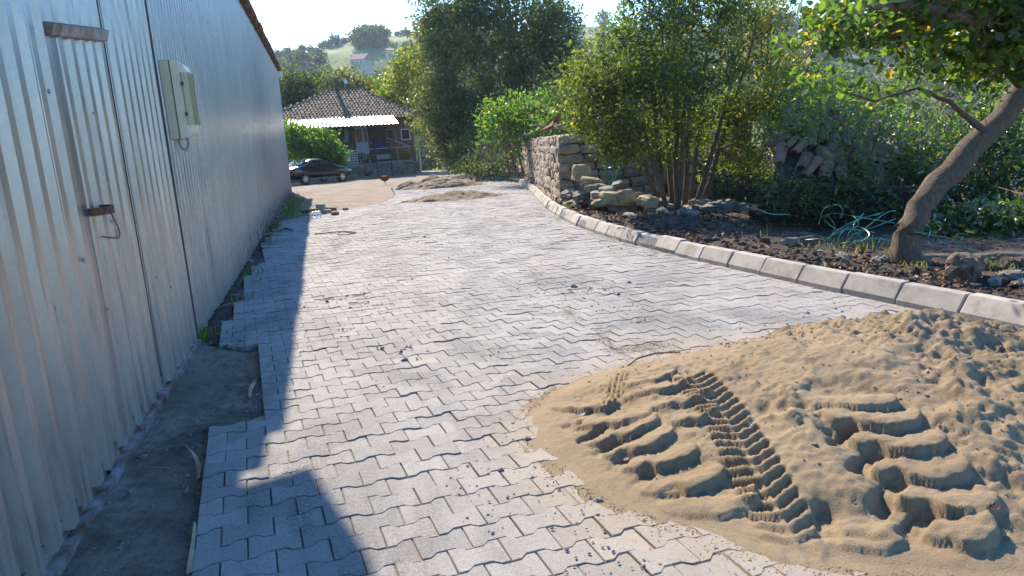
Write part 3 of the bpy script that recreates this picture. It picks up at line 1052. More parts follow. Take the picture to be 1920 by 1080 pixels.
EDGE_J = 0.011 * fbm(SX / 0.06, SY / 0.06, 87, 3)


def seg_mask(p0, p1, w, soft):
    p0 = np.array(p0); p1 = np.array(p1)
    d = p1 - p0; L2 = d @ d
    tt = np.clip(((SX - p0[0]) * d[0] + (SY - p0[1]) * d[1]) / L2, 0, 1)
    dist = np.hypot(SX - p0[0] - tt * d[0], SY - p0[1] - tt * d[1]) + EDGE_J
    return 1 - sstep(w - soft, w + soft, dist), tt


fingers_a = [((150, 410), (320, 412), .05), ((235, 470), (450, 455), .06), ((280, 530), (470, 485), .07), ((345, 578), (530, 530), .08), ((410, 625), (612, 605), .09), ((490, 715), (718, 690), .10), ((590, 795), (845, 790), .10)]
fingers_a2 = [((415, 332), (560, 306), .10), ((415, 368), (610, 345), .11), ((490, 415), (690, 392), .12), ((580, 466), (720, 455), .13)]
fingers_c = [((1130, 378), (1375, 405), .26), ((1220, 435), (1465, 475), .25), ((1310, 525), (1555, 565), .23), ((1390, 625), (1645, 668), .20), ((1480, 735), (1745, 795), .17), ((1590, 862), (1740, 895), .13)]
fingers_d = [((1210, 872), (1440, 905), .10), ((1215, 925), (1440, 952), .08)]
pits = [((170, 490), (205, 478), .05), ((230, 542), (287, 500), .06), ((290, 592), (347, 550), .07), ((350, 655), (388, 602), .07), ((430, 732), (478, 660), .08), ((530, 772), (578, 745), .09),
        ((1195, 548), (1252, 488), .24), ((1280, 655), (1352, 578), .21), ((1365, 785), (1432, 690), .18), ((1470, 902), (1542, 810), .13), ((1150, 800), (1178, 945), .09)]
HS = HH.copy()
# pressed beds of the tyre tracks
for path, w in (([(230, 400, .05), (350, 480, .06), (470, 570, .08), (600, 690, .09), (720, 800, .09)], 0.20), ([(1240, 390, .26), (1400, 540, .22), (1560, 700, .17), (1690, 880, .12)], 0.22),
                ([(1200, 860, .09), (1450, 930, .07)], 0.12)):
    pts = [zp(*q_) for q_ in path]
    bedm = np.zeros_like(HH)
    for a_, b_ in zip(pts[:-1], pts[1:]):
        bedm = np.maximum(bedm, seg_mask(a_, b_, w, 0.05)[0])
    HS = HS - 0.024 * bedm * sstep(0.0, 0.07, HH)
add = np.zeros_like(HH)
for lst, wid, hgt in ((fingers_a, 0.070, 0.040), (fingers_a2, 0.050, 0.030), (fingers_c, 0.082, 0.048), (fingers_d, 0.045, 0.04)):
    for (a_, b_, hh) in lst:
        p0, p1 = zp(a_[0], a_[1], hh), zp(b_[0], b_[1], hh)
        # slight curl at the right end, away from the viewer
        pm_ = p0 + (p1 - p0) * 0.62
        pe = p1 + np.array([0.01, 0.045])
        # lit back sloping up to a sharp lip that faces the viewer
        for (q0, q1, wf, g0, g1) in ((p0, pm_, 1.0, .7, 1.0), (pm_, pe, 1.1, 1.0, 1.0)):
            w_ = wid * wf
            d_ = (q1 - q0) / np.linalg.norm(q1 - q0); nv = np.array([d_[1], -d_[0]])
            mk, tt = seg_mask(q0, q1, w_, 0.007)
            v_ = ((SX - q0[0]) * nv[0] + (SY - q0[1]) * nv[1]) / w_
            ramp_ = 0.05 + 0.95 * sstep(-1.1, 0.6, v_)
            add = np.maximum(add, mk * ramp_ * hgt * (g0 + (g1 - g0) * tt))
lim = sstep(0.0, 0.07, HH)
HS = HS + add * (0.35 + 0.65 * lim)
dig = np.zeros_like(HH)
for (a_, b_, hh) in pits:
    mk, tt = seg_mask(zp(a_[0], a_[1], hh), zp(b_[0], b_[1], hh), 0.034, 0.011)
    dig = np.maximum(dig, mk * 0.038)
HS = HS - dig * lim
# narrow track with close cross-cleats
path = [zp(*q_) for q_ in [(640, 300, .13), (760, 430, .14), (850, 580, .13), (920, 710, .12), (990, 840, .10), (1045, 950, .08)]]
acc = 0.0
best = np.full(HH.shape, 9.0); SS = np.zeros_like(HH); TT = np.zeros_like(HH)
for a_, b_ in zip(path[:-1], path[1:]):
    d = b_ - a_; ln = np.linalg.norm(d); d = d / ln
    s_ = (SX - a_[0]) * d[0] + (SY - a_[1]) * d[1]
    t_ = (SX - a_[0]) * d[1] - (SY - a_[1]) * d[0]
    sc = np.clip(s_, 0, ln)
    dist = np.hypot(s_ - sc, t_)
    up = dist < best
    best = np.where(up, dist, best); SS = np.where(up, acc + sc, SS); TT = np.where(up, t_, TT)
    acc += ln
hw = 0.105
inb = 1 - sstep(hw - 0.012, hw + 0.012, best)
ph = ((SS + 0.55 * np.abs(TT)) / 0.066) % 1.0
ridge = 1 - sstep(0.16, 0.30, np.abs(ph - 0.5))
centre = 1 - sstep(0.006, 0.014, np.abs(TT))
HS = HS - inb * 0.022 * lim + (0.3 + 0.7 * lim) * inb * np.maximum(ridge * 0.034, centre * 0.022)
# a smooth swept band running up to the crest, and a ribbed lane at the upper left
for a_, b_, w, amp in (((1150, 140), (1400, 240), 0.05, 0.03),):
    mk, tt = seg_mask(zp(*a_, .3), zp(*b_, .36), w, 0.04)
    HS = HS + mk * amp
mk, tt = seg_mask(zp(380, 300, .03), zp(330, 400, .03), 0.05, 0.02)
HS = HS + mk * 0.012 * np.sign(np.sin(2 * math.pi * (SX + .3 * SY) / 0.035))
# crumbly ground between the prints
calm = np.clip(add / 0.03 + inb, 0, 1)
rough_all = (1 - calm) * sstep(0.02, 0.09, HH) * (0.35 + 0.65 * sstep(-0.1, 0.25, fbm(SX / 0.5, SY / 0.5, 83, 2) + 0.45 * (SX - 2.2)))
HS = HS + rough_all * (0.06 * fbm(SX / 0.15, SY / 0.15, 84, 5) + 0.030 * np.abs(fbm(SX / 0.055, SY / 0.055, 85, 3)) + 0.013 * vnoise(SX / 0.022, SY / 0.022, 86))
# crumbly edge
HS = HS + 0.010 * fbm(SX / 0.03, SY / 0.03, 79, 2) * sstep(0.012, 0.05, HH)
HS += 0.006 * vnoise(SX / 0.018, SY / 0.018, 81) * sstep(0.0, 0.02, HH)
keep = HH > -0.012
SZ = gz(0, SY) + np.maximum(HS, np.minimum(HH, 0.006)) + 0.004
isx = np.arange(SX.size).reshape(SX.shape)
FS = np.stack([isx[:-1, :-1], isx[:-1, 1:], isx[1:, 1:], isx[1:, :-1]], -1).reshape(-1, 4)
kq = (keep[:-1, :-1] & keep[:-1, 1:] & keep[1:, 1:] & keep[1:, :-1]).reshape(-1)
FS = FS[kq]
used, inv = np.unique(FS, return_inverse=True)
tag(mesh_obj('sand_heap', np.stack([SX, SY, SZ], -1).reshape(-1, 3)[used], inv.reshape(-1, 4), sand_mat, smooth=True),
    'big heap of yellow sand in the foreground, printed with tractor tyre tracks', 'sand heap')


def pile_z(x, y):
    i_ = int(np.clip((x - sx[0]) / RES, 0, len(sx) - 1)); j_ = int(np.clip((y - sy[0]) / RES, 0, len(sy) - 1))
    return float(SZ[j_, i_])


def heap(name, label, cx_, cy_, rx, ry, hmax, seed, n=90, mat=sand_mat, lumps=0.35):
    g = np.linspace(-1.15, 1.15, n)
    A, B = np.meshgrid(g, g)
    r = np.sqrt(A * A + B * B) * (1 + 0.28 * fbm(A * 1.7 + seed, B * 1.7, seed, 3))
    hh = hmax * np.clip(1 - r ** 1.5, -0.06, 1)
    X = cx_ + A * rx; Y = cy_ + B * ry
    hh = hh * (1 + lumps * fbm(X / 0.5, Y / 0.5, seed + 5, 4)) + 0.04 * fbm(X / 0.12, Y / 0.12, seed + 9, 3) * (hh > 0.02)
    Z = gz(0, Y) + hh
    kp_ = hh > -0.03
    ii = np.arange(n * n).reshape(n, n)
    Fh = np.stack([ii[:-1, :-1], ii[:-1, 1:], ii[1:, 1:], ii[1:, :-1]], -1).reshape(-1, 4)
    Fh = Fh[(kp_[:-1, :-1] & kp_[1:, 1:] & kp_[:-1, 1:] & kp_[1:, :-1]).reshape(-1)]
    us, iv_ = np.unique(Fh, return_inverse=True)
    return tag(mesh_obj(name, np.stack([X, Y, Z], -1).reshape(-1, 3)[us], iv_.reshape(-1, 4), mat, smooth=True), label, 'sand heap')


sand_far = simple('damp_sand', (0.17, 0.115, 0.065), (0.30, 0.215, 0.125), 4, 0.95, bump=0.6, dist=0.03, world=True)
heap('sand_heap', 'long low brown sand heap lying across the far end of the paving', 4.05, 21.3, 1.55, 0.75, 0.26, 11, mat=sand_far)
heap('sand_heap', 'wide pale sand heap behind the long brown one', 5.0, 28.6, 1.75, 1.0, 0.36, 23, mat=sand_far)
heap('sand_heap', 'small pointed sand heap left of the wide pale one', 3.65, 29.2, 0.62, 0.6, 0.32, 35, 50, sand_far)
heap('sand_heap', 'rounded sand heap just behind the wide pale one', 5.0, 31.6, 0.9, 0.7, 0.42, 47, 50, sand_far)
heap('sand_heap', 'sand heap farthest back beside the house corner', 6.6, 33.0, 1.0, 0.7, 0.36, 59, 50, sand_far)

# ------------------------------------------------------------------ stones
def stone_mesh(name, mat, seed, flat=0.6, n=2):
    """an irregular lump about 1 m across; shared by copies"""
    r2 = np.random.default_rng(seed)
    g = 5
    V = []; key = {}; Fq = []
    def vid(p_):
        k_ = tuple(np.round(p_, 4))
        if k_ not in key:
            key[k_] = len(V); V.append(np.array(p_, float))
        return key[k_]
    lin = np.linspace(-1, 1, n + 2)
    for ax in range(3):
        for s_ in (-1, 1):
            for i in range(n + 1):
                for j in range(n + 1):
                    q = []
                    for a, b_ in ((i, j), (i + 1, j), (i + 1, j + 1), (i, j + 1)):
                        c3 = [0, 0, 0]; c3[ax] = s_; c3[(ax + 1) % 3] = lin[a]; c3[(ax + 2) % 3] = lin[b_]
                        q.append(vid(c3))
                    Fq.append(tuple(q) if s_ > 0 else tuple(q[::-1]))
    V = np.array(V)
    nn = np.linalg.norm(V, axis=1, keepdims=True)
    V = V * (0.45 + 0.55 / nn) * 0.5                       # between cube and ball
    V += r2.normal(0, 0.045, V.shape)
    V *= np.array([1.0, 0.8, flat])
    me = bpy.data.meshes.new(name)
    me.from_pydata([tuple(v) for v in V], [], Fq); me.update()
    me.materials.append(mat)
    return me


def stone_material(name, stops, scale=5.0, lichen=True):
    t = NT(name)
    p = t.obj()
    w = t.pos()
    c = t.ramp(t.noise(w, scale, 6, 0.7), stops)
    k = t.mapr(t.rand(), 0, 1, 0.7, 1.2)
    c = t.mix(1.0, c, t.node('ShaderNodeCombineXYZ', {0: k, 1: k, 2: t.math('MULTIPLY', k, 0.96)}).outputs[0], 'MULTIPLY')
    if lichen:
        c = t.mix(t.mapr(t.noise(w, 9, 5, 0.7), 0.56, 0.68, 0, 0.6), c, (0.42, 0.41, 0.36))
    return t.out(t.principled(c, 0.93, 0, t.bump(t.noise(w, 28, 6, 0.75), 0.7, 0.02)))


wallstone_mat = stone_material('wall_stone', [(0.28, (0.22, 0.155, 0.10)), (0.5, (0.36, 0.285, 0.205)), (0.75, (0.47, 0.40, 0.31))])
greystone_mat = stone_material('grey_stone', [(0.28, (0.13, 0.115, 0.10)), (0.5, (0.25, 0.225, 0.19)), (0.75, (0.38, 0.35, 0.29))])
ochre_mat = stone_material('ochre_stone', [(0.28, (0.26, 0.20, 0.115)), (0.5, (0.40, 0.335, 0.20)), (0.75, (0.50, 0.45, 0.31))])
clay_mat = simple('clay_tile', (0.17, 0.085, 0.055), (0.36, 0.22, 0.155), 6, 0.9, bump=0.4, dist=0.01, world=True, rnd=0.25)
wm_meshes = [stone_mesh('stone', wallstone_mat, 100 + k, 0.9, 1) for k in range(8)]
gm_meshes = [stone_mesh('stone', greystone_mat, 200 + k, 0.62, 2) for k in range(8)]
om_meshes = [stone_mesh('stone', ochre_mat, 300 + k, 0.55, 2) for k in range(4)]


def put(me, name, loc, scl, rot, parent=None):
    o = bpy.data.objects.new(name, me)
    COL.objects.link(o)
    o.location = tuple(map(float, loc)); o.scale = tuple(map(float, scl)); o.rotation_euler = tuple(map(float, rot))
    if parent is not None:
        o.parent = parent
        o.matrix_parent_inverse = wm(parent).inverted()
    return o


# old outbuilding of field stone beyond the kerb
A0 = np.array([5.30, 15.3]); B0 = np.array([8.65, 29.6])
wl = np.linalg.norm(B0 - A0); wd = (B0 - A0) / wl; wang = math.atan2(wd[1], wd[0])
wn_ = np.array([wd[1], -wd[0]])                              # away from the road
hut = thing('stone_hut', 'old roadside hut of rough field stone with remains of a tiled roof', 'hut', (A0[0], A0[1], gz(0, A0[1])))
WZ = lambda s_: (gz(0, A0[1] + wd[1] * s_) + 0.02, 1.10 - 0.030 * s_)
# clay mortar core set back behind the stones
m = MB()
c0 = A0 + wn_ * 0.09 + wd * 0.09; c1 = B0 + wn_ * 0.09
e0 = A0 + wn_ * 4.4 + wd * 0.09
zb0, zt0 = WZ(0); zb1, zt1 = WZ(wl)
m.add([(c0[0], c0[1], zb0 - .2), (c1[0], c1[1], zb1 - .2), (c1[0], c1[1], zt1), (c0[0], c0[1], zt0),
       (e0[0], e0[1], zb0 - .2), (e0[0], e0[1], zt0 + 0.5), (c1[0] + 4 * wn_[0], c1[1] + 4 * wn_[1], zb1 - .2), (c1[0] + 4 * wn_[0], c1[1] + 4 * wn_[1], zt1 + .4)],
      [(0, 1, 2, 3), (4, 0, 3, 5), (3, 2, 7, 5), (1, 6, 7, 2)])
m.build('mortar_core', simple('clay_mortar', (0.10, 0.065, 0.04), (0.22, 0.16, 0.11), 9, .95, bump=.6, dist=.02, world=True), hut)
cnt = 0
s_ = 0.0
rows = 8
for face in (0, 1):
    length = wl if face == 0 else 3.6
    for r in range(rows):
        s_ = 0.0 if r % 2 else -0.12
        while s_ < length - 0.15:
            ln = rng.uniform(0.42, 0.66) if face == 0 else rng.uniform(0.32, 0.6)
            sc = s_ + ln / 2
            zb, zt = WZ(sc if face == 0 else 0)
            rh = (zt - zb) / rows
            zc = zb + rh * (r + 0.5) + rng.normal(0, 0.012)
            if face == 0:
                P_ = A0 + wd * sc + wn_ * 0.10; ang = wang
            else:
                P_ = A0 + wn_ * (sc + 0.06) + wd * 0.10; ang = wang - math.pi / 2
            thick = rng.uniform(0.24, 0.31)
            put(wm_meshes[rng.integers(8)], 'stone', (P_[0], P_[1], zc), (ln * 1.06, thick * 1.2, rh * 1.22), (rng.normal(0, .05), rng.normal(0, .05), ang + rng.normal(0, .05)), hut)
            cnt += 1
            s_ += ln
# tiles and rubbish along the broken eave


def tile_mesh(name, mat, ln=0.42, r0=0.085, r1=0.07):
    m = MB()
    n = 6
    for (x_, r) in ((0, r0), (ln, r1)):
        for k in range(n + 1):
            a = math.pi * k / n
            m.v.append((x_, r * math.cos(a), r * math.sin(a) * 0.8))
        for k in range(n + 1):
            a = math.pi * (n - k) / n
            m.v.append((x_, (r - .016) * math.cos(a), (r - .016) * math.sin(a) * 0.8))
    q = 2 * (n + 1)
    for k in range(q):
        m.f.append((k, (k + 1) % q, q + (k + 1) % q, q + k))
    for b0 in (0, q):
        for k in range(n):
            m.f.append((b0 + k, b0 + k + 1, b0 + q - 2 - k, b0 + q - 1 - k))
    me = bpy.data.meshes.new(name); me.from_pydata(m.v, [], m.f); me.update(); me.materials.append(mat)
    return me


tile_me = tile_mesh('roof_tile', clay_mat)
hut_ang = wang - math.pi / 2
for k in range(44):
    sc = wl - 0.1 - k * 0.19 if k < 30 else rng.uniform(0.0, 7.0)
    zb, zt = WZ(sc)
    depth = 0.0 if k < 30 else rng.uniform(0.0, 0.9)
    if k < 30 and rng.random() < 0.15: continue
    P_ = A0 + wd * sc + wn_ * (-0.16 + depth)
    put(tile_me, 'roof_tile', (P_[0], P_[1], zt + 0.07 + depth * 0.3 + rng.uniform(0, .04)), (1.1, 1.1, 1.1), (rng.normal(0, .12), -0.32 + rng.normal(0, .08), hut_ang + rng.normal(0, .12 if k < 30 else 1.0)), hut)
for k in range(30, 62):
    sc = rng.uniform(0.0, wl); zb, zt = WZ(sc)
    P_ = A0 + wd * sc + wn_ * (rng.uniform(0.4, 1.6))
    put(tile_me, 'roof_tile', (P_[0], P_[1], zt + 0.16 + rng.uniform(0, .25)), (1.1, 1.1, 1.1), (rng.normal(0, .4), -0.3 + rng.normal(0, .3), hut_ang + rng.normal(0, .8)), hut)
m = MB(); Pa = A0 + wd * (wl - 5.5) - wn_ * 0.12; Pb = B0 - wn_ * 0.12
m.tube([(Pa[0], Pa[1], WZ(wl - 5.5)[1] + 0.08), (Pb[0], Pb[1], WZ(wl)[1] + 0.03)], 0.045, 6); m.build('eave_pole', wood_dark, hut)

# collapsed dry-stone heap in front of the hut
rub = thing('rubble_heap', 'tumbled heap of flat grey and ochre stones beside the stone hut', 'rubble heap', (5.2, 13.0, gz(0, 13.0)))
for k in range(120):
    s_ = rng.uniform(0, 1)
    x_ = np.interp(s_, [0, 0.35, 1], [5.05, 5.45, 6.9]) + rng.uniform(-0.15, 0.95) * (0.6 + 0.4 * s_)
    y_ = np.interp(s_, [0, 0.35, 1], [14.6, 13.2, 11.6]) + rng.normal(0, 0.28)
    kx_ = lerp_poly(KERB, y_) + 0.34
    if x_ < kx_: x_ = kx_ + rng.uniform(0, .3)
    d_ = x_ - kx_
    hmax = 0.12 + 0.55 * math.exp(-((d_ - 0.7) / 0.65) ** 2) * (1 - 0.65 * s_)
    z_ = bank_z(x_, y_) + rng.uniform(0.0, 1.0) * hmax
    sz = rng.uniform(0.16, 0.42) * (1.0 - 0.25 * (z_ > 0.3))
    put(gm_meshes[rng.integers(8)], 'stone', (x_, y_, z_), (sz * 1.15, sz, sz * rng.uniform(0.45, 0.95)), (rng.normal(0, .2), rng.normal(0, .2), rng.uniform(0, 6.28)), rub)
for (px, py, Y, sx_, sz_) in ((1118, 352, 13.4, 0.46, 0.24), (1110, 338, 13.6, 0.44, 0.16), (1150, 372, 12.4, 0.55, 0.34), (1175, 368, 12.2, 0.36, 0.36), (1128, 380, 12.5, 0.42, 0.2), (1090, 325, 14.0, 0.42, 0.5), (1215, 378, 11.8, 0.4, 0.3)):
    P_ = at(px, py, Y)
    put(om_meshes[rng.integers(4)], 'stone', P_, (sx_, sx_ * .8, sz_ * 1.3), (rng.normal(0, .12), rng.normal(0, .12), rng.uniform(-.4, .4)), rub)

# boulders and loose rocks on the bank
rock_big = stone_mesh('boulder', stone_material('brown_rock', [(0.28, (0.07, 0.048, 0.034)), (0.5, (0.15, 0.105, 0.075)), (0.75, (0.25, 0.19, 0.14))], 6), 411, 0.85, 4)
for p_ in rock_big.polygons: p_.use_smooth = False
P_ = at(1805, 505, 5.0)
tag(put(rock_big, 'boulder', (P_[0], P_[1], P_[2] + 0.0), (0.36, 0.34, 0.36), (0.1, 0.05, 0.6)), 'big brown boulder on the bank right of the leaning tree', 'rock')
rock_specs = [(1895, 530, 4.75, .16, 'rounded brown stone right of the big boulder at the picture edge'), (1866, 535, 4.75, .13, 'small grey stone between the big boulder and the picture edge'),
              (1480, 455, 7.4, .16, 'pale flat stone on the bank behind the kerb left of the teal straps'), (1512, 452, 7.5, .17, 'rounded grey stone beside the pale flat one near the straps'),
              (1585, 484, 6.3, .15, 'flat reddish stone in front of the teal straps'), (1650, 488, 6.0, .14, 'flat brown stone at the foot of the leaning tree'),
              (1290, 418, 10.3, .34, 'long grey boulder half buried in the dark bank under the bush'), (1245, 405, 10.9, .22, 'round brown stone below the multi-stemmed bush'),
              (1183, 404, 10.9, .24, 'grey stone in the earth behind the kerb below the rubble heap')]
for n_, (px, py, Y, sz, lb_) in enumerate(rock_specs):
    P_ = at(px, py, Y)
    tag(put(gm_meshes[n_ % 8], 'rock', (P_[0], P_[1], bank_z(P_[0], P_[1]) + sz * 0.12), (sz * 1.3, sz, sz * 0.95), (rng.normal(0, .2), rng.normal(0, .2), rng.uniform(0, 6))), lb_, 'rock', 'rocks on the bank')

# weathered timber lying behind the tree
t = NT('grey_timber')
p = t.obj()
c = t.ramp(t.noise(t.scaled(t.pos(), (1.2, 9, 9)), 3.0, 6, .7), [(0.3, (0.10, 0.075, 0.05)), (0.55, (0.24, 0.185, 0.125)), (0.75, (0.36, 0.29, 0.20))])
timber_mat = t.out(t.principled(c, .9, 0, t.bump(t.noise(t.scaled(t.pos(), (2, 20, 20)), 4, 5), .6, .02)))
Pa = at(1700, 490, 5.9); Pb = at(1960, 484, 5.6)
m = MB(); m.tube([tuple(Pa + (Pb - Pa) * k / 6 + np.array([0, 0, .012 * math.sin(k * 2)])) for k in range(7)], [0.075, .078, .08, .078, .08, .082, .08], 10)
tag(m.build('log', timber_mat, smooth=False), 'weathered grey log lying behind the leaning tree and boulder', 'log')

# ------------------------------------------------------------------ trees and bushes
def leaves(P, size, var=0.35, up=0.5, shape=0, droop=0.0):
    """P (N,3) leaf positions -> verts, faces (quads), tone"""
    N = len(P)
    d = rng.normal(size=(N, 3)); d[:, 2] -= droop
    d /= np.linalg.norm(d, axis=1, keepdims=True)
    nrm = rng.normal(size=(N, 3)); nrm[:, 2] = np.abs(nrm[:, 2]) + up
    side = np.cross(d, nrm); side /= np.linalg.norm(side, axis=1, keepdims=True) + 1e-9
    nn = np.cross(side, d)
    s = size * (1 + var * rng.normal(size=(N, 1))).clip(0.4, 1.8)
    tone = rng.random(N)
    if shape == 0:                                       # bent diamond
        a = P; b = P + d * s * 0.5 + side * s * 0.30 + nn * s * 0.10
        c = P + d * s; e = P + d * s * 0.5 - side * s * 0.30 + nn * s * 0.10
        V = np.stack([a, b, c, e], 1).reshape(-1, 3)
        F = np.arange(N * 4).reshape(N, 4)
        return V, F, tone
    w1, w2 = (0.24, 0.20) if shape == 1 else (0.30, 0.34)   # 1 oval, 2 broad oak-like
    a = P; tip = P + d * s - nn * s * 0.10
    l1 = P + d * s * 0.30 + side * s * w1 + nn * s * 0.08; l2 = P + d * s * 0.72 + side * s * w2 + nn * s * 0.05
    r1 = P + d * s * 0.30 - side * s * w1 + nn * s * 0.08; r2 = P + d * s * 0.72 - side * s * w2 + nn * s * 0.05
    V = np.stack([a, l1, l2, tip, r2, r1], 1).reshape(-1, 3)
    k = np.arange(N)[:, None] * 6
    F = np.concatenate([k + np.array([[0, 1, 2, 3]]), k + np.array([[0, 3, 4, 5]])], 0)
    return V, F, np.concatenate([tone, tone])


def in_ball(n, c, r, hollow=0.35):
    u = rng.normal(size=(n, 3)); u /= np.linalg.norm(u, axis=1, keepdims=True)
    q = rng.random((n, 1)) ** (1 / 3.0)
    q = hollow + (1 - hollow) * q
    return np.array(c) + u * q * np.array(r)


bark_mat = NT('bark')
p = bark_mat.pos()
c = bark_mat.ramp(bark_mat.noise(bark_mat.scaled(p, (14, 14, 3.5)), 3.0, 6, .75), [(0.3, (0.06, 0.041, 0.029)), (0.52, (0.17, 0.12, 0.083)), (0.75, (0.30, 0.225, 0.165))])
bh = bark_mat.noise(bark_mat.scaled(p, (22, 22, 5)), 2.6, 6, .75, 0.6)
bark_mat = bark_mat.out(bark_mat.principled(c, .95, 0, bark_mat.bump(bh, 1.0, 0.03)))
twig_mat = simple('grey_twig', (0.10, 0.08, 0.062), (0.26, 0.215, 0.17), 12, .9, bump=0, world=True)
dark_twig = simple('dark_twig', (0.05, 0.038, 0.03), (0.13, 0.10, 0.075), 12, .9, bump=0, world=True)

LM = dict(
    oak=leaf_mat('oak_leaf', [(0.0, (0.030, 0.060, 0.015)), (0.45, (0.060, 0.115, 0.022)), (0.85, (0.10, 0.16, 0.025)), (0.97, (0.26, 0.22, 0.03)), (1.0, (0.36, 0.20, 0.03))], 0.6, 0.05, 0.4),
    privet=leaf_mat('privet_leaf', [(0.0, (0.034, 0.054, 0.013)), (0.5, (0.072, 0.112, 0.022)), (0.85, (0.15, 0.185, 0.030)), (0.97, (0.24, 0.22, 0.035)), (1.0, (0.34, 0.20, 0.03))], 0.55, 0.05, 0.38),
    yellow=leaf_mat('yellow_leaf', [(0.0, (0.06, 0.09, 0.02)), (0.4, (0.17, 0.19, 0.035)), (0.75, (0.34, 0.27, 0.04)), (1.0, (0.46, 0.27, 0.035))], 0.5, 0.06),
    laurel=leaf_mat('laurel_leaf', [(0.0, (0.018, 0.038, 0.010)), (0.6, (0.042, 0.080, 0.018)), (1.0, (0.12, 0.17, 0.03))], 0.5, 0.07, 0.30),
    walnut=leaf_mat('dark_tree_leaf', [(0.0, (0.030, 0.050, 0.020)), (0.6, (0.060, 0.090, 0.030)), (0.93, (0.10, 0.13, 0.036)), (1.0, (0.24, 0.19, 0.04))], 0.45, 0.04, 0.45),
    olive=leaf_mat('grey_green_leaf', [(0.0, (0.045, 0.068, 0.024)), (0.5, (0.09, 0.12, 0.042)), (0.85, (0.17, 0.18, 0.055)), (1.0, (0.34, 0.23, 0.06))], 0.5, 0.05),
    autumn=leaf_mat('yellow_green_leaf', [(0.0, (0.05, 0.09, 0.018)), (0.4, (0.10, 0.165, 0.025)), (0.65, (0.22, 0.24, 0.035)), (0.85, (0.42, 0.31, 0.04)), (1.0, (0.50, 0.26, 0.03))], 0.5, 0.05),
    bright=leaf_mat('bright_leaf', [(0.0, (0.035, 0.08, 0.015)), (0.5, (0.07, 0.145, 0.022)), (0.9, (0.14, 0.22, 0.035)), (1.0, (0.30, 0.28, 0.04))], 0.6, 0.05),
    far=leaf_mat('far_leaf', [(0.0, (0.022, 0.040, 0.018)), (0.6, (0.05, 0.078, 0.030)), (1.0, (0.10, 0.125, 0.045))], 0.3, 0.04),
)


